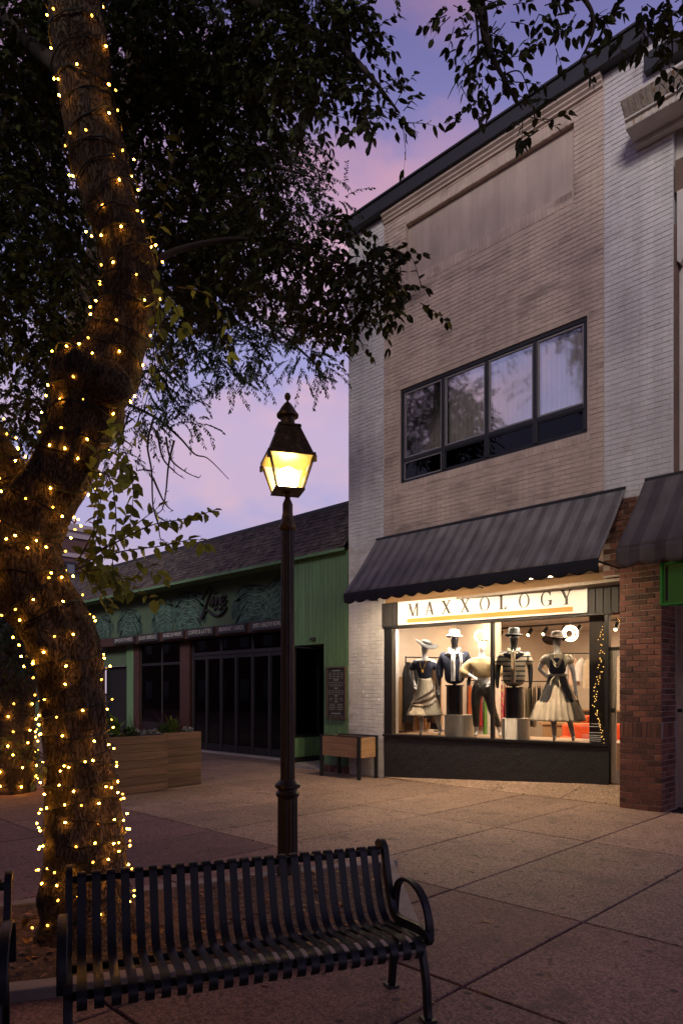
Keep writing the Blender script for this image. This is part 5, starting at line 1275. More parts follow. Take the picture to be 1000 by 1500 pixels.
fine = [(40,80,13,120),(150,60,13,120),(280,80,13,110),(60,260,13,110),(360,200,12,70),(420,210,12,50),(395,260,12,55),(455,255,12,32),(440,310,12,42),(490,290,12,22),(330,300,12,70),(370,340,12,55),(200,330,12,85),(90,400,12,85),(20,380,12,70),(250,430,11.5,70),(330,440,11.5,65),(390,470,11.5,48),(440,510,11.5,36),(470,540,11.5,20),(380,520,11.5,36),(330,520,11.5,42),(340,560,11.5,20),(260,500,11.5,50),(285,560,11.5,22),(210,540,11.5,48),(240,590,11.5,26),(270,595,11.5,18),(285,620,11.5,14),(210,610,11.5,30),(60,540,11.5,70),(20,640,11.5,40),(60,620,11.5,44),(150,620,11.5,28),(160,660,11.5,20),(190,670,11.5,12),(140,700,11,16),(185,640,11,14),(425,440,11.5,32),(470,490,11.5,18)]
fine = [(a,b,Y,r*.92) for a,b,Y,r in fine]
O,D = blob_origins(fine, 80)
for _ in range(700):
    X = rng.uniform(-8,1); Y = rng.uniform(8.5,15); x,y = cw(X,Y); O.append(Vector((x,y,EYE+1.03*Y+rng.random()*2))); D.append(Vector((rng.gauss(0,1),rng.gauss(0,1),-.2)))
for px,py,n in ((12,905,26),(18,940,20),(30,985,14),(8,975,16)):
    for _ in range(n): O.append(at(px+rng.uniform(-14,14),py+rng.uniform(-18,18),BY-.8)); D.append(Vector((rng.gauss(0,1),rng.gauss(0,1),-.2)))
ftw = MB(); P,D2,Nn,Ls,Ws = spray_leaves(O, D, .46, 24, .068, .033, .40, ftw)
M_FINE = leafmat('feathery_leaf', (.035,.058,.030), .5, .25)
V,F = leaf_cloud(P,D2,Nn,Ls,Ws); print('fine leaves', len(P))
link('crown', np_mesh('crown', V-np.array(b0), F, M_FINE), tb); ftw.build('twigs', M_TWIG, tb)
for pts,r0,r1 in (([(120,470),(200,420),(300,420),(400,480),(470,540)],.10,.01),([(150,350),(260,260),(370,240),(460,260)],.10,.01),([(100,560),(170,585),(225,610),(262,640),(285,665),(305,672),(335,702)],.030,.005),([(90,580),(40,520),(-20,430)],.09,.02)):
    limb([at(px,py,BY) for px,py in pts], r0,r1,tb)
# bare drooping twigs against the sky
for pts in ([(225,612),(216,650),(222,690),(224,740),(232,770),(236,790),(255,798)],[(255,645),(247,680),(243,720),(238,745),(230,752)],[(230,630),(238,670),(255,690),(265,698)],[(243,640),(250,672),(270,690),(290,700)],[(224,700),(240,735),(252,748)],[(228,755),(245,765),(262,773)],[(222,690),(210,688),(200,690)],[(232,770),(248,772),(258,780)],[(190,602),(178,640),(170,680)]):
    limb([at(px,py,BY-.3) for px,py in pts], .020,.005,tb,'bare_twig',None,4,5)
    for px,py in pts[1:]:
        for _ in range(3):
            x,y = px+rng.uniform(-6,6), py+rng.uniform(-14,6); limb([at(px,py,BY-.3),at((px+x)/2+1,(py+y)/2,BY-.3),at(x,y,BY-.3)], .008,.004,tb,'bare_twig',None,3,2)
# ------------------------------------------------------------------ inside the shop
M_INW = mat('warm_white_wall', (.66,.58,.50), .8, var=.05); M_INF = mat('wood_floor', (.20,.11,.06), .5, var=.3, vscale=3, stretch=(1,6,1))
M_INC = mat('pressed_tin_ceiling', (.46,.40,.37), .6, var=.12, vscale=4, bump=.4, bscale=12); M_PLAT = mat('display_floor', (.42,.30,.20), .5, var=.15, vscale=4, stretch=(1,7,1))
IX0, IX1, IY1, IZ0, IZ1 = -9.40, -3.70, 18.0, .21, 3.36
MB().box(IX0-.08,IX0,VF+.2,IY1,0,IZ1).build('interior_wall', M_INW, shop); MB().box(IX1,IX1+.08,VF+.9,IY1,0,IZ1).build('interior_wall', M_INW, shop)
MB().box(IX0-.08,IX1+.08,IY1,IY1+.1,0,IZ1).build('interior_wall', M_INW, shop)
MB().box(IX0,IX0+1.15,13.4,13.5,IZ0,IZ1).build('interior_wall', M_INW, shop)
MB().box(IX0-.08,IX1+.08,VF+.75,IY1,IZ0-.05,IZ0).build('interior_floor', M_INF, shop)
c_ = MB(); c_.box(IX0-.08,IX1+.08,VF+.16,IY1,IZ1+.012,IZ1+.06); c_.build('interior_ceiling', M_RMORTAR, shop)
tile = MB(); tw_ = .59
tile.add([(0,0,0),(tw_,0,0),(tw_,tw_,0),(0,tw_,0),(.06,.06,-.03),(tw_-.06,.06,-.03),(tw_-.06,tw_-.06,-.03),(.06,tw_-.06,-.03),(.12,.12,-.012),(tw_-.12,.12,-.012),(tw_-.12,tw_-.12,-.012),(.12,tw_-.12,-.012)],
         [(0,4,5,1),(1,5,6,2),(2,6,7,3),(3,7,4,0),(4,8,9,5),(5,9,10,6),(6,10,11,7),(7,11,8,4),(8,11,10,9)])
tme = tile.mesh('ceiling_tile', M_INC)
for i in range(9):
    for j in range(12):
        x, y = IX0+.05+i*.6, VF+.75+j*.6
        link('ceiling_tile', tme, shop, (x,y,IZ1+.008))
plat = MB(); zP = .845
q0, q1, q2, q3 = SO+SN*.13, SO+SD*(SLEN)+SN*.13, SO+SD*(SLEN)+SN*1.25, SO+SN*1.25
plat.add([(p.x,p.y,z) for z in (IZ0,zP) for p in (q0,q1,q2,q3)],[(4,5,6,7),(0,1,5,4),(1,2,6,5),(2,3,7,6),(3,0,4,7)]); plat.build('display_platform', M_PLAT, shop)
def area(nm, loc, sx, sy, power, col, tgt):
    d = bpy.data.lights.new(nm,'AREA'); d.shape = 'RECTANGLE'; d.size = sx; d.size_y = sy; d.energy = power; d.color = col
    o = bpy.data.objects.new(nm, d); COL.objects.link(o); o.location = loc
    o.rotation_euler = (Vector(tgt)-Vector(loc)).to_track_quat('-Z','Y').to_euler(); return o
WARM = (1.0,.70,.42)
area('shop_ceiling_light', (-6.9,13.2,3.28), 3.6,1.6, 130, WARM, (-6.9,13.2,0))
area('shop_ceiling_light', (-5.6,16.2,3.28), 3.0,1.6, 170, WARM, (-5.6,16.2,0))
wl = SO+SD*(SLEN*.45)+SN*.20; wt = SO+SD*(SLEN*.45)+SN*.85
area('window_spot_row', (wl.x,wl.y,2.90), 3.6,.08, 170, (1,.82,.62), (wt.x,wt.y,1.7))
# track with spot heads on the ceiling
def inpt(px, py, v): return onv(px,py,v)
tr = thing('light_track', 'black ceiling track with spot heads near the back of the shop', 'lamp', (-6,16,3.2))
a, b = inpt(760,925,15.2), inpt(870,925,15.2); zt2 = 3.22
MB().box(a.x-.6,b.x+.6,15.18,15.22,zt2+.06,zt2+.10).build('rail', M_BLACK, tr)
for s in (a.x-.6,b.x+.5): MB().box(s,s+.02,15.19,15.21,zt2+.1,IZ1+.01).build('stem', M_BLACK, tr)
for i in range(8):
    x = a.x-.5+(b.x-a.x+1.0)*i/7; dx = rng.uniform(-.05,.05)
    h = MB(); h.tube([(x,15.2,zt2+.07),(x+dx*.5,15.18,zt2-.0)], .012, 6); h.tube([(x+dx*.5,15.22,zt2),(x+dx,15.08,zt2-.14)], .048, 10); o = h.build('spot_head', M_BLACK, tr)
    MB().lathe([(.001,0),(.034,.001),(.034,.004)],(0,0,0),10).add([],[]) 
    k = MB(); k.tube([(x+dx,15.075,zt2-.145),(x+dx*1.02,15.07,zt2-.149)], .036, 10); k.build('lens', emis('spot_lens',(1,.75,.45),14) if i == 0 else bpy.data.materials['spot_lens'], o)
# ring pendants
def ring_mesh(c, R_, r, ax): 
    pts = [Vector(c)+ax[0]*(R_*math.cos(t))+ax[1]*(R_*math.sin(t)) for t in [2*math.pi*i/36 for i in range(37)]]
    return MB().tube(pts, r, 8, caps=False)
M_RING = emis('ring_light', (1,.72,.36), 22)
ax = (Vector((CU,SU,0)), Vector((0,0,1)))
for (px,py,v,rp,lab,inner) in ((835,928,13.6,9,'glowing double ring pendant hanging before the clothes rail at right',True),(704,932,13.2,7,'glowing ring pendant behind the gold-topped mannequin',False)):
    p = inpt(px,py,v); Yd = p.to_2d().dot(Vector((-SU,CU))); Rm = rp*1.15*Yd/1000
    t = thing('ring_pendant', lab, 'lamp', p, 0, 'ring pendants')
    ring_mesh(p,Rm,.022,ax).build('ring', M_RING, t, smooth=True)
    if inner: ring_mesh(p+Vector((0,-.05,-.01)),Rm*.62,.018,ax).build('ring', M_RING, t, smooth=True)
    MB().box(p.x-.003,p.x+.003,p.y-.003,p.y+.003,p.z+Rm,IZ1+.01).build('cord', M_BLACK, t)
p = inpt(642,958,13.2); t = MB().lathe([(.002,-.17),(.10,-.13),(.14,-.04),(.14,.06),(.09,.14),(.02,.17)],(p.x,p.y,p.z),16).top('globe_lamp', emis('globe_glow',(1,.70,.36),9), 'glowing round lamp between the hatted woman and the navy jacket', 'lamp', smooth=True)
MB().box(p.x-.004,p.x+.004,p.y-.004,p.y+.004,p.z+.17,IZ1+.01).build('cord', M_BLACK, t)

# ---- mannequins
M_MANQ = mat('white_mannequin', (.72,.70,.69), .35); M_MANQB = mat('black_mannequin', (.010,.010,.011), .22)
def fab(n, c, r=.85, **k): return mat(n, c, r, **({'bump':.2,'bscale':90,'var':.15,'vscale':9}|k))
M_NAVY = fab('navy_fabric',(.014,.020,.045)); M_BLKF = fab('black_fabric',(.012,.012,.014)); M_CREAMF = fab('cream_fabric',(.52,.45,.34)); M_SATIN = fab('champagne_satin',(.42,.33,.23),.35)
M_TAUPE = fab('taupe_satin',(.22,.165,.11),.35)
M_SEQ = fab('gold_sequin_fabric',(.50,.38,.20),.3,metal=.35,bump=1.0,bscale=120,var=.5,vscale=70); M_DSEQ = fab('dark_sequin_fabric',(.030,.028,.022),.3,bump=1,bscale=140,col2=(.30,.22,.08),mixscale=60,mixlo=.60,mixhi=.66)
M_DENIM = fab('dark_denim',(.030,.036,.055)); M_LACE = fab('black_lace',(.016,.016,.020),.9,col2=(.06,.058,.06),mixscale=70,mixlo=.5,mixhi=.6)
M_SHIRTW = fab('white_shirt',(.62,.60,.60)); M_FELTW = fab('white_felt',(.66,.62,.62)); M_BROWNF = fab('dark_brown_felt',(.040,.026,.020)); M_BLKFELT = fab('charcoal_felt',(.030,.032,.034))
M_STRIPE = striped('striped_knit', (.55,.46,.32), (.05,.05,.06), .085, .34, axis=2)
M_WSTRIPE = mat('white_trim',(.60,.58,.56),.8)
def skin(name, verts, edges, m, parent, sub=2, root=0):
    me = bpy.data.meshes.new(name); me.from_pydata([v[0] for v in verts], edges, []); me.materials.append(m)
    o = link(name, me, parent); o.modifiers.new('skin','SKIN')
    lay = me.skin_vertices[0].data
    for i,v in enumerate(verts):
        r_ = v[1]; lay[i].radius = r_ if hasattr(r_,'__len__') else (r_,r_); lay[i].use_root = (i == root)
    o.modifiers['skin'].use_smooth_shade = True
    s = o.modifiers.new('sub','SUBSURF'); s.levels = sub; s.render_levels = sub
    return o
def figure(P): # P: dict joint -> (x,y,z); x to viewer's right, y away from viewer
    return P
def woman(root, pose):
    J = dict(pelvis=((0,0,.94),(.125,.10)), waist=((0,0,1.10),(.095,.078)), chest=((0,-.01,1.29),(.12,.092)), neckb=((0,.01,1.44),(.06,.055)), neck=((0,.0,1.52),(.045,.048)), jaw=((0,-.02,1.585),(.058,.07)), head=((0,.0,1.655),(.078,.094)), crown=((0,.01,1.735),(.05,.06)),
             shL=((-.15,.0,1.405),.05), shR=((.15,.0,1.405),.05), hipL=((-.09,0,.88),(.085,.09)), hipR=((.09,0,.88),(.085,.09)))
    J |= {k:(v, r_) for k,(v,r_) in pose.items()}
    names = list(J); idx = {n:i for i,n in enumerate(names)}
    E = [('pelvis','waist'),('waist','chest'),('chest','neckb'),('neckb','neck'),('neck','jaw'),('jaw','head'),('head','crown'),('chest','shL'),('chest','shR'),('pelvis','hipL'),('pelvis','hipR')]
    for s in 'LR': E += [('sh'+s,'el'+s),('el'+s,'wr'+s),('wr'+s,'pa'+s),('pa'+s,'fi'+s),('pa'+s,'th'+s),('hip'+s,'kn'+s),('kn'+s,'an'+s),('an'+s,'to'+s)]
    return skin('body', [J[n] for n in names], [(idx[a],idx[b]) for a,b in E], M_MANQ, root)
def limbs(elL,wrL,elR,wrR,knL,anL,knR,anR):
    d = {}
    for s,el,wr,kn,an in (('L',elL,wrL,knL,anL),('R',elR,wrR,knR,anR)):
        el,wr,kn,an = map(Vector,(el,wr,kn,an)); fd = (wr-el).normalized()
        d['el'+s] = (el,.036); d['wr'+s] = (wr,.024); d['pa'+s] = (wr+fd*.07,(.034,.018)); d['fi'+s] = (wr+fd*.16+Vector((0,-.02,0)),(.02,.010)); d['th'+s] = (wr+fd*.09+Vector((-.04 if s=='R' else .04,-.02,0)),.010)
        d['kn'+s] = (kn,.056); d['an'+s] = (an,.033); d['to'+s] = (an+Vector((0,-.13,-.05)),(.034,.02))
    return d
def skirt(root, name, m, z1, z0, r1, r0, pleats, amp, c=(0,0), sx=1, sy=.85, flare=1.4, n=120, tiers=()):
    prof = []; k = 22
    for i in range(k+1):
        t = i/k; r_ = r1+(r0-r1)*t**flare
        for zt_,dr in tiers:
            if t >= zt_: r_ += dr*(1-.35*(t-zt_)/max(.001,1-zt_))
        prof.append((r_, z1+(z0-z1)*t))
    fn = lambda t, z: 1+amp*((z1-z)/(z1-z0))*(math.sin(t*pleats)+.4*math.sin(t*pleats*.37+2))
    o = MB().lathe(prof, (c[0],c[1],0), n, fn=fn, sx=sx, sy=sy, caps=False).build(name, m, root, smooth=True)
    s = o.modifiers.new('thick','SOLIDIFY'); s.thickness = .004; return o
def hat(root, m, c, R_, tilt, crown_h=.10, cr=.088, band=None, wav=.03, tx=0.0):
    prof = [(cr*1.02,.0),(cr,.02),(cr*.97,crown_h*.8),(cr*.80,crown_h),(cr*.35,crown_h*.93),(.004,crown_h*.9)]
    brim = [(R_,-.012),(R_*.99,-.004),(cr*1.3,.004),(cr*1.0,.012)]
    me = MB().lathe(brim+prof, (0,0,0), 40, fn=lambda t,z: 1, caps=False)
    vs = []
    for (x,y,z) in me.v:
        rr = math.hypot(x,y)
        if rr > cr*1.15: z += wav*math.sin(2*math.atan2(y,x)+.6)*(rr-cr)/(R_-cr)
        vs.append((x,y,z))
    me.v = vs; o = me.build('hat', m, root, smooth=True); o.location = c; o.rotation_euler = (tilt,tx,0)
    s = o.modifiers.new('thick','SOLIDIFY'); s.thickness = .005
    if band:
        k = MB().lathe([(cr*1.035,.012),(cr*1.03,.042)], n=30, caps=False).build('hat_band', band, o)
    return o
def place(px, py_foot, rot, z=zP):
    p = ground(px, py_foot, z); return p, R(rot)
# 1: off-shoulder navy top, draped pleated skirt, black hat
p, r_ = place(622,1078,26); w1 = thing('mannequin','white mannequin in black hat, navy off-shoulder top and draped cream skirt','mannequin',p,r_,'display mannequins')
pose = limbs((-.24,.03,1.18),(-.17,-.06,1.00),(.22,.0,1.14),(.235,-.03,.92),(-.07,-.03,.50),(-.05,.0,.09),(.17,-.02,.50),(.26,.02,.09))
woman(w1,pose)
skin('navy_top',[((0,0,1.03),(.125,.105)),((0,0,1.15),(.12,.10)),((0,-.01,1.30),(.15,.115)),((-.01,-.01,1.385),(.11,.085)),((-.16,.0,1.37),.065),((-.235,.02,1.22),.065),((.15,.0,1.34),.065),((.21,.0,1.22),.075)],[(0,1),(1,2),(2,3),(2,4),(4,5),(2,6),(6,7)],M_NAVY,w1)
skirt(w1,'pleated_skirt',M_CREAMF,1.06,.38,.115,.30,42,.035,sy=.8)
# wrap: a satin fold swept across the front, from right hip to lower left
vs=[];fs=[];na=34;nb_=10
for i in range(na+1):
    t=i/na; a=-.35*math.pi-1.05*math.pi*t+.55*math.pi
    for j in range(nb_+1):
        s_=j/nb_; zz=1.04-.44*t-.20*s_*(.35+.8*math.sin(math.pi*min(1,t*1.1))); rr=.135+.13*((1.06-zz)/.6)**1.2+.014*math.sin(s_*12+t*4)
        vs.append((rr*math.cos(a)*1.0, rr*math.sin(a)*.84-.008, zz))
for i in range(na):
    for j in range(nb_): k=i*(nb_+1)+j; fs.append((k,k+nb_+1,k+nb_+2,k+1))
MB().add(vs,fs).build('satin_wrap',M_TAUPE,w1,smooth=True)
hat(w1,M_BLKFELT,(.02,.02,1.725),.205,R(12),.06,.088,tx=R(24))
pts=[(-.07,-.105,1.42),(-.05,-.125,1.30),(-.01,-.135,1.22),(.02,-.13,1.30),(.06,-.105,1.42)]
MB().tube(curve_pts(pts),.004,5).build('necklace',M_GOLD,w1); MB().lathe([(.002,-.03),(.022,-.02),(.022,.02),(.002,.03)],(-.01,-.15,1.20),10).build('pendant',M_GOLD,w1)
# 3: gold sequin top, dark sequin trousers
p, r_ = place(706,1081,26); w3 = thing('mannequin','white mannequin in gold sequin top and dark sequin trousers','mannequin',p,r_,'display mannequins')
pose = limbs((-.30,.02,1.20),(-.15,-.12,1.10),(.28,.04,1.20),(.16,-.06,1.02),(-.10,-.03,.50),(-.09,.0,.09),(.15,.02,.50),(.28,.05,.09))
woman(w3,pose)
skin('sequin_top',[((0,0,1.04),(.15,.12)),((0,0,1.16),(.15,.12)),((0,-.01,1.32),(.16,.12)),((0,.0,1.425),(.085,.075)),((-.17,.0,1.35),.085),((-.30,.0,1.19),.105),((-.24,-.07,1.07),.09),((.17,.0,1.35),.085),((.285,.03,1.20),.10),((.22,-.03,1.08),.085)],[(0,1),(1,2),(2,3),(2,4),(4,5),(5,6),(2,7),(7,8),(8,9)],M_SEQ,w3)
skin('sequin_trousers',[((0,0,1.02),(.13,.105)),((0,0,.92),(.14,.115)),((-.095,-.01,.82),.098),((-.10,-.03,.50),.072),((-.09,.0,.17),.05),((.10,0,.82),.098),((.15,.02,.50),.072),((.265,.045,.17),.05)],[(0,1),(1,2),(2,3),(3,4),(1,5),(5,6),(6,7)],M_DSEQ,w3)
g_ = MB(); g_.tube([(-.085,-.04,1.735),(.085,-.04,1.735)],.008,6)
for s in (-1,1): g_.lathe([(.003,-.004),(.034,-.003),(.034,.004),(.003,.005)],(s*.042,-.055,1.745),14); g_.tube([(s*.085,-.04,1.735),(s*.088,.06,1.70)],.005,5)
g_.build('sunglasses',M_BLKF,w3,smooth=True)
# 5: wide hat, denim bodice, tiered cream skirt, lace waistcoat panels, straw bag
p, r_ = place(816,1087,24); w5 = thing('mannequin','white mannequin in wide brown hat, dark vest and tiered cream skirt','mannequin',p,r_,'display mannequins')
pose = limbs((-.26,.06,1.20),(-.13,.02,1.06),(.22,.02,1.14),(.25,-.04,.90),(-.06,-.03,.50),(-.04,.0,.09),(.14,.0,.50),(.22,.03,.09))
woman(w5,pose)
skin('blouse',[((0,0,1.12),(.12,.10)),((0,-.01,1.30),(.135,.105)),((0,0,1.42),(.085,.07)),((-.165,.0,1.38),.07),((-.225,.03,1.28),.078),((.165,.0,1.38),.07),((.205,.01,1.27),.078)],[(0,1),(1,2),(1,3),(3,4),(1,5),(5,6)],M_CREAMF,w5)
skin('vest',[((0,0,1.09),(.125,.108)),((0,-.01,1.20),(.13,.112)),((0,-.015,1.33),(.145,.115)),((-.09,-.01,1.405),(.055,.07)),((.09,-.01,1.405),(.055,.07))],[(0,1),(1,2),(2,3),(2,4)],M_DENIM,w5)
skirt(w5,'tiered_skirt',M_CREAMF,1.08,.35,.118,.36,26,.05,flare=1.0,sy=.85,tiers=((.58,.03),))
for s in (-1,1):
    vs=[];fs=[]
    for i in range(13):
        a0=(-.5*math.pi + s*(.20+.75*i/12))
        for j in range(13):
            t=j/12; zz=1.08-.40*t; rr=.130+.18*t*.85+.006*math.sin(i*2.1+j); a=a0+s*.25*t*(1-i/12)
            vs.append((rr*math.cos(a)*1.02, rr*math.sin(a)*.88-.006, zz-.04*t*abs(math.sin(i*1.3))))
    for i in range(12):
        for j in range(12): k=i*13+j; fs.append((k,k+13,k+14,k+1))
    o=MB().add(vs,fs).build('lace_panel',M_LACE,w5,smooth=True)
MB().lathe([(.136,1.075),(.138,1.115)],n=30,sy=.86,caps=False).build('belt',M_CREAMF,w5)
MB().tube(curve_pts([(-.02,-.125,1.09),(-.07,-.14,1.02),(-.09,-.15,.93)]),.012,6).build('belt_tie',M_CREAMF,w5); MB().tube(curve_pts([(-.02,-.125,1.09),(.03,-.15,1.0),(.05,-.17,.90)]),.012,6).build('belt_tie',M_CREAMF,w5)
hat(w5,M_BROWNF,(.0,-.01,1.70),.215,R(-8),.115,.09,M_TAUPE,wav=.045,tx=R(-6))
for q in (0,1): MB().tube(curve_pts([(-.075,-.09,1.45),(-.05,-.125,1.34-.03*q),(.0,-.14,1.27-.05*q),(.05,-.125,1.34-.03*q),(.075,-.09,1.45)]),.012,6).build('bead_necklace',M_CREAMF,w5)
bg_ = thing('straw_handbag','small woven straw handbag held by the mannequin in the wide hat','bag',tuple(Vector(p)+Matrix.Rotation(r_,3,'Z')@Vector((.27,-.06,.55))),r_)
MB().add([(-.09,-.03,0),(.09,-.03,0),(.075,-.025,.16),(-.075,-.025,.16),(-.09,.03,0),(.09,.03,0),(.075,.025,.16),(-.075,.025,.16)],[(0,1,2,3),(5,4,7,6),(1,5,6,2),(4,0,3,7),(3,2,6,7),(4,5,1,0)]).build('bag_body',mat('woven_straw',(.24,.15,.07),.8,bump=1,bscale=110,var=.4,vscale=60),bg_,bevel=.012)
MB().tube(curve_pts([(-.055,0,.155),(-.045,0,.22),(0,0,.25),(.045,0,.22),(.055,0,.155)]),.007,6).build('bag_handle',M_TAUPE,bg_)
# busts on pedestals
M_FLUTE = mat('cream_fluted_pedestal',(.80,.75,.64),.5); M_COLB = mat('black_gloss_column',(.012,.012,.015),.22)
def pedestal(px, pyf, Rm, h, lab):
    p = ground(px,pyf,zP)
    d = thing('fluted_pedestal', lab, 'pedestal', p, 0, 'fluted pedestals')
    o = MB().lathe([(Rm,0),(Rm,h)],tuple(p),168,fn=lambda t,z: 1-.018*abs(math.sin(t*22)),caps=True).build('drum',M_FLUTE,d); auto_smooth(o,30)
    MB().lathe([(Rm*1.005,h),(Rm*1.005,h+.012)],tuple(p),48).build('top_plate',M_FLUTE,d)
    return p
def column(p, z, Rm, h, lab, dx=0):
    q = Vector((p.x,p.y,z))+Vector((CU,SU,0))*dx
    o = auto_smooth(MB().lathe([(Rm,0),(Rm,h-.02),(Rm*1.0,h)],tuple(q),40).top('display_column',M_COLB,lab,'column','black display columns')); MB().lathe([(Rm*1.16,h+.001),(Rm*1.16,h+.022)],tuple(q),40).build('top_plate',M_COLB,o); return q+Vector((0,0,h+.022))
def bust(p, rot, lab, jm, shirt, hatm, hand_h, sleeves, band=None):
    b = thing('bust_form', lab, 'mannequin', p, R(rot), 'display mannequins')
    V_ = [((0,0,.12),(.135,.11)),((0,0,.27),(.135,.105)),((0,-.01,.45),(.165,.115)),((0,0,.60),(.06,.06)),((0,0,.68),(.05,.055)),((0,-.015,.75),(.062,.075)),((0,0,.83),(.082,.098)),((0,.01,.91),(.055,.065)),((-.185,0,.54),.06),((-.24,.02,.30),.045),((-.245,-.03,.08),.033),((-.24,-.05,-.05),(.035,.02)),((.185,0,.54),.06),((.24,.02,.30),.045),((.245,-.03,.08),.033),((.24,-.05,-.05),(.035,.02))]
    skin('body',V_,[(0,1),(1,2),(2,3),(3,4),(4,5),(5,6),(6,7),(2,8),(8,9),(9,10),(10,11),(2,12),(12,13),(13,14),(14,15)],M_MANQB,b)
    T = [((0,0,-.03),(.19,.15)),((0,0,.18),(.175,.135)),((0,-.01,.44),(.185,.135)),((0,.01,.585),(.085,.08)),((-.185,0,.53),.075),((-.235,.02,.34),.068),((.185,0,.53),.075),((.235,.02,.34),.068)]
    Ed = [(0,1),(1,2),(2,3),(2,4),(4,5),(2,6),(6,7)]
    if sleeves: T += [((-.245,-.02,.08),.054),((.245,-.02,.08),.054)]; Ed += [(5,8),(7,9)]
    skin('jacket' if sleeves else 'shirt',T,Ed,jm,b)
    MB().tube(curve_pts([(0,-.135,.04),(0,-.135,.2),(0,-.155,.42),(0,-.10,.58)]),[.034]*25 if False else .034,8).build('shirt_front',shirt,b,smooth=True)
    for s in (-1,1): MB().bar((s*.035,-.10,.55),(s*.085,-.02,.655),.05,.012,(0,1,0)).build('collar',shirt if sleeves else jm,b)
    MB().lathe([(.03,-.03),(.03,.03)],n=12).build('stand_stem',M_COLB,b)
    hat(b,hatm,(0,0,.875),.135,R(-4),.115,.088,band,wav=.012)
    if sleeves:
        for xo in (.10,.125): MB().tube(curve_pts([(xo,-.125,.05),(xo,-.12,.22),(xo+.015,-.125,.42),(xo-.02,-.06,.58)]),.008,6).build('stripe',M_WSTRIPE,b)
    return b
p = pedestal(674,1079,.30,.40,'cream fluted drum pedestal under the navy jacket bust')
q = column(p,zP+.413,.155,.54,'black gloss column on the fluted drum beneath the navy jacket',-.11)
bust(q+Vector((0,0,.03)),26,'black bust in white hat, navy jacket and white shirt','' and None or M_NAVY,M_SHIRTW,M_FELTW,0,True)
p = pedestal(755,1084,.245,.37,'cream fluted drum pedestal under the striped shirt bust')
q = column(p,zP+.383,.145,.52,'black gloss column on the fluted drum beneath the striped shirt',-.03)
bust(q+Vector((0,0,.03)),26,'black bust in black hat and open striped short-sleeved shirt',M_STRIPE,fab('tan_vest',(.26,.19,.12)),M_BLKFELT,0,False)
# ---- rails of clothes and furniture
def garment(mb, x, y, z, w, l, rz):
    c, s = math.cos(rz), math.sin(rz); n = 7; vs = []; fs = []
    for side in (-1,1):
        for i in range(n):
            t = i/(n-1)
            for j in range(7):
                u_ = (j/6-.5)*2; ww = w*(.62+.38*min(1,t*4))*(1+.12*t); xx = u_*ww/2; zz = -l*t - .10*abs(u_)*max(0,1-t*4) ; dd = side*(.025+.02*t)*(1-abs(u_)**3)+.012*math.sin(u_*7+t*3)
                vs.append((x+c*xx-s*dd, y+s*xx+c*dd, z+zz))
    for sd in (0,1):
        for i in range(n-1):
            for j in range(6): k = sd*49+i*7+j; fs.append((k,k+1,k+8,k+7))
    return mb.add(vs, fs)
def rail(lab, a, b, z, zf):
    r__ = thing('clothes_rail', lab, 'clothes rail', ((a.x+b.x)/2,(a.y+b.y)/2,zf))
    MB().tube([(a.x,a.y,z),(b.x,b.y,z)],.014,8).build('rail_bar',M_BLACK,r__)
    for q in (a,b):
        MB().tube([(q.x,q.y,zf),(q.x,q.y,z+.02)],.014,8).build('upright',M_BLACK,r__); MB().box(q.x-.03,q.x+.03,q.y-.22,q.y+.22,zf,zf+.025).build('foot',M_BLACK,r__)
def hang(a, b, n, z, cols, group, labels, l=(.6,.9)):
    ang = math.atan2(b.y-a.y,b.x-a.x)
    for i in range(n):
        t = (i+.5)/n; x = a.x+(b.x-a.x)*t; y = a.y+(b.y-a.y)*t; mb = MB(); garment(mb,x,y,z-.09,.42,rng.uniform(*l),ang+R(90)+rng.uniform(-.25,.25) if n > 7 else ang+R(35)+rng.uniform(-.2,.2))
        k = i%len(cols); o = mb.top('hanging_garment',cols[k],labels[k],'clothing',group,smooth=True)
        MB().tube([(x,y,z-.10),(x,y,z-.015),(x+.02,y,z+.018)],.004,5).build('hanger_hook',M_ALU,o)
a, b = inpt(806,957,13.9), inpt(866,957,14.6); zr = a.z
rail('clothes rail of white blouses in front of the back wall', a, Vector((b.x,b.y,0)), zr, IZ0)
hang(a,b,6,zr,[M_SHIRTW,M_SHIRTW,fab('pale_grey_linen',(.5,.5,.55)),fab('blush_linen',(.5,.36,.28)),M_SHIRTW,M_CREAMF],'blouses on the back rail',['white blouse hanging on the rail behind the wide-hatted mannequin']*2+['pale grey shirt on the rail behind the wide-hatted mannequin','blush pink top on the rail behind the wide-hatted mannequin','white blouse hanging on the rail behind the wide-hatted mannequin','cream top at the end of the rail behind the wide-hatted mannequin'],(.5,.7))
a, b = inpt(594,948,11.2), inpt(646,955,11.9); zr = 2.42
rail('clothes rail of dark jackets behind the black-hatted mannequin', a, Vector((b.x,b.y,0)), zr, zP)
hang(a,b,9,zr,[M_BLKF,fab('brown_leather',(.09,.05,.03),.4),M_BLKF,fab('tan_coat',(.28,.18,.10)),M_NAVY],'coats on the left rail',['black jacket on the rail behind the black-hatted mannequin','brown leather coat on the rail behind the black-hatted mannequin','black jacket on the rail behind the black-hatted mannequin','tan coat on the rail behind the black-hatted mannequin','navy jacket on the rail behind the black-hatted mannequin'],(1.0,1.5))
a, b = inpt(684,1000,13.2), inpt(752,1000,13.8); zr = 1.95
rail('clothes rail of bright dresses behind the sequin mannequin', a, Vector((b.x,b.y,0)), zr, IZ0)
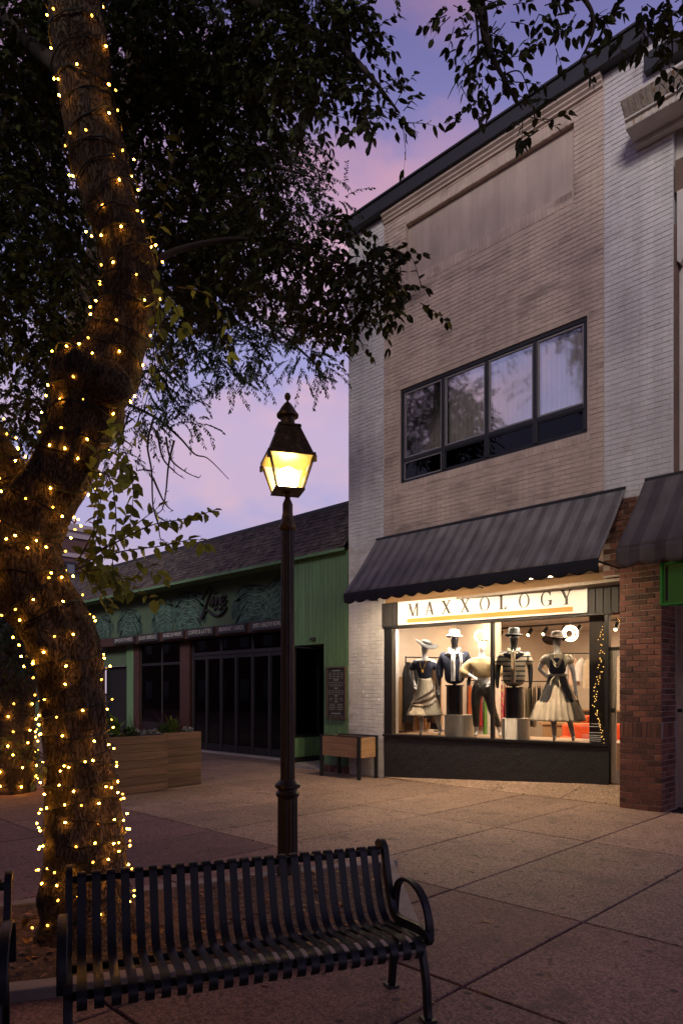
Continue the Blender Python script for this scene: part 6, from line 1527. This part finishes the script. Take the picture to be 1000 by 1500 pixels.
hang(a,b,9,zr,[fab('orange_dress',(.55,.12,.02)),fab('pink_print',(.50,.05,.12),col2=(.6,.45,.1),mixscale=14),fab('red_dress',(.42,.03,.03)),fab('green_dress',(.12,.30,.05)),fab('yellow_print',(.55,.38,.05),col2=(.4,.05,.1),mixscale=12)],'bright dresses on the middle rail',['orange dress on the rail behind the sequin mannequin','pink printed dress on the rail behind the sequin mannequin','red dress on the rail behind the sequin mannequin','green dress on the rail behind the sequin mannequin','yellow printed dress on the rail behind the sequin mannequin'],(.9,1.3))
M_ORANGE = fab('orange_velvet',(.62,.085,.012),.7)
def sofa(name, lab, x, y, rz, w, d, h):
    s = thing(name, lab, 'sofa' if h>.6 else 'ottoman', (x,y,IZ0), R(rz))
    MB().box(-w/2,w/2,-d/2,d/2,.10,.42).build('seat',M_ORANGE,s,bevel=.05)
    if h > .6:
        MB().box(-w/2,w/2,d/2-.18,d/2+.02,.43,h).build('backrest',M_ORANGE,s,bevel=.06)
        for sx in (-1,1): MB().box(sx*w/2-.09,sx*w/2+.09,-d/2-.01,d/2-.19,.12,.62).build('arm',M_ORANGE,s,bevel=.05)
    k = MB()
    for i in range(9):
        for j in range(2): k.lathe([(.012,-.01),(.012,.01)],(-w/2+w*(i+.5)/9,-d/2-.006,.18+.14*j),8)
    k.build('tufting',M_ORANGE,s,kind='stuff')
    for sx in (-1,1):
        for sy in (-1,1): MB().box(sx*(w/2-.08)-.02,sx*(w/2-.08)+.02,sy*(d/2-.08)-.02,sy*(d/2-.08)+.02,0,.10).build('leg',M_BLACK,s)
q = inpt(850,1050,12.75); sofa('orange_sofa','tufted orange velvet sofa low behind the wide-hatted mannequin',q.x+.30,12.8,40,1.15,.75,.86)
q = inpt(716,1060,13.0); sofa('orange_ottoman','tufted orange ottoman behind the feet of the sequin mannequin',q.x,12.6,10,.7,.6,.45)
q = inpt(838,1020,13.4)
tb_ = thing('display_table','wooden display table piled with folded clothes behind the orange sofa','table',(q.x,13.6,IZ0))
M_TBL = mat('honey_wood',(.30,.17,.07),.5,var=.2,vscale=4)
MB().box(q.x-.7,q.x+.7,13.3,13.95,IZ0+.78,IZ0+.84).build('table_top',M_TBL,tb_,bevel=.006)
MB().box(q.x-.65,q.x+.65,13.36,13.9,IZ0+.45,IZ0+.775).build('drawer_case',M_TBL,tb_)
for sx in (-1,1):
    for yy in (13.37,13.88): MB().box(q.x+sx*.62-.03,q.x+sx*.62+.03,yy-.03,yy+.03,IZ0,IZ0+.449).build('leg',M_TBL,tb_)
cols = [M_SHIRTW,M_CREAMF,M_BLKF,M_TAUPE,M_ORANGE,fab('olive_knit',(.12,.11,.05)),fab('mauve_knit',(.3,.16,.18))]
nmz = ['white','cream','black','taupe','orange','olive','mauve']
for i in range(7):
    x = q.x-.55+i*.18; h = rng.uniform(.05,.16); MB().box(x-.08,x+.08,13.45+.1*(i%3),13.7+.1*(i%3),IZ0+.842,IZ0+.842+h).top('folded_garment',cols[i],'folded %s garment lying on the wooden display table'%nmz[i],'clothing','folded clothes on the table',bevel=.025)
# counter at the very back and a framed picture
k = thing('shop_counter','dark counter block at the back of the shop','counter',(-7.6,16.4,IZ0))
MB().box(-8.6,-6.6,16.1,16.7,IZ0,IZ0+1.0).build('counter_body',mat('dark_walnut',(.06,.035,.02),.5),k); MB().box(-8.65,-6.55,16.05,16.75,IZ0+1.001,IZ0+1.04).build('counter_top',M_TBL,k,bevel=.005)

a, b = inpt(752,965,15.4), inpt(806,965,15.8); zr = 1.95
rail('clothes rail of neutral knits far behind the striped bust', a, Vector((b.x,b.y,0)), zr, IZ0)
hang(a,b,8,zr,[M_TAUPE,M_BLKF,M_CREAMF,fab('olive_coat',(.10,.09,.05))],'knits on the far rail',['taupe knit on the far rail behind the striped bust','black knit on the far rail behind the striped bust','cream knit on the far rail behind the striped bust','olive coat on the far rail behind the striped bust'],(.7,1.1))
# wall shelves with folded stock
for k,zs in enumerate((1.25,1.75,2.25)):
    sh_ = MB().box(-6.0,-3.8,17.62,17.98,zs,zs+.03).top('wall_shelf',M_TBL,'%s honey-coloured shelf on the back wall of the shop'%('lowest','middle','highest')[k],'shelf','back wall shelves')
    for i in range(6):
        x = -5.85+i*.36; h = rng.uniform(.12,.28); c_i = rng.randrange(7)
        MB().box(x-.13,x+.13,17.66,17.93,zs+.032,zs+.032+h).top('folded_stack',cols[c_i],'%s folded stack on the %s back-wall shelf'%(nmz[c_i],('lowest','middle','highest')[k]),'clothing','stock on the back shelves',bevel=.02)
# gathered bronze curtain against the left wall of the window
vs=[];fs=[];nn_=90
for i in range(nn_+1):
    y = 10.75+1.6*i/nn_
    for j in range(9):
        t=j/8; vs.append((IX0+.10+.045*math.sin(i*.62+.4*math.sin(t*3))*(.6+.6*(1-t)), y, .86+1.15*t))
for i in range(nn_):
    for j in range(8): k=i*9+j; fs.append((k,k+9,k+10,k+1))
MB().add(vs,fs).top('bronze_curtain',fab('bronze_satin',(.34,.20,.09),.4),'gathered bronze satin curtain low against the left wall of the window','curtain',smooth=True)
for o in list(bpy.data.objects):
    if o.parent is None and o.name.split('.')[0] in ('mannequin','bust_form'): o.scale = (1.16,1.16,1.03)
# ------------------------------------------------------------------ terrace added behind the viewer to block low sky (seen in the glass)
opp = thing('sky_blocking_terrace', 'unseen brick terrace added to block low sky, reflected in the cafe glass', 'building', (-8,-13,0))
MB().box(-120,40,-22,-13,0,9.6).build('wall', M_FARBRICK, opp)
MB().box(-120.2,40.2,-22,-12.8,9.61,10.0).build('parapet', M_FARTRIM, opp)
ow = MB().box(-.6,.6,-.02,.03,0,1.7).mesh('window', M_FARGLASS)
for i in range(36):
    for z in (1.0,5.4): link('window', ow, opp, (-80+i*3.1,-13,z))
# unseen trees added behind and beside the viewer to shade paving and cafe
def rear_tree(X, Y, label, seed, zc=6.6):
    r2 = random.Random(seed); x0, y0 = cw(X,Y); t = thing('shade_tree', label, 'tree', (x0,y0,0), 0, 'shade trees added out of view')
    O, D = [], []
    for _ in range(2600):
        while True:
            v = Vector((r2.uniform(-1,1),r2.uniform(-1,1),r2.uniform(-1,1)))
            if .35 < v.length <= 1: break
        O.append(Vector((x0+v.x*3.4,y0+v.y*3.4,zc+v.z*2.3))); D.append(v+Vector((0,0,-.2)))
    P,D2,Nn,Ls,Ws = spray_leaves(O, D, .42, 8, .13, .085, .38, None)
    V,F = leaf_cloud(P,D2,Nn,Ls,Ws); link('crown', np_mesh('crown', V-np.array([x0,y0,0]), F, M_LEAF), t)
    MB().tube([(x0,y0,-.03),(x0+.1,y0,1.5),(x0,y0+.1,3.2),(x0+.15,y0,5.2),(x0,y0,7.5)],[.24,.19,.17,.13,.05],16).build('trunk', M_BARK, t, smooth=True)
    for k in range(6):
        a = k*1.05; MB().tube([(x0,y0,3.4+.2*k),(x0+1.1*math.cos(a),y0+1.1*math.sin(a),5.0+.2*k),(x0+2.4*math.cos(a),y0+2.4*math.sin(a),6.2+.2*k)],[.09,.06,.02],8).build('limb', M_BARK, t, smooth=True)
rear_tree(-3.0,-3.2,'unseen shade tree added behind the viewer on the left',5)
rear_tree(3.2,-3.6,'unseen shade tree added behind the viewer on the right',6)
rear_tree(-6.3,-1.0,'shade tree added out of view beside the viewer on the left',8,5.9)
rear_tree(-8.6,5.6,'shade tree added out of view left of the lit tree',9,6.0)
rear_tree(.8,-1.9,'unseen shade tree added just behind the viewer',7)
# same-looking neighbours are told apart by their order across the view
seen = {}
for o in bpy.data.objects:
    if o.parent is None and 'label' in o and 'category' in o: seen.setdefault(o['label'], []).append(o)
words = ['leftmost','second','third','fourth','fifth','sixth','seventh','eighth']
for lab, obs in seen.items():
    if len(obs) > 1:
        def sx(o):
            X = CU*o.location.x+SU*o.location.y; Y = -SU*o.location.x+CU*o.location.y; return X/Y
        for i,o in enumerate(sorted(obs, key=sx)): o['label'] = lab + (', leftmost of its kind' if i == 0 else ', %s from left' % words[i])
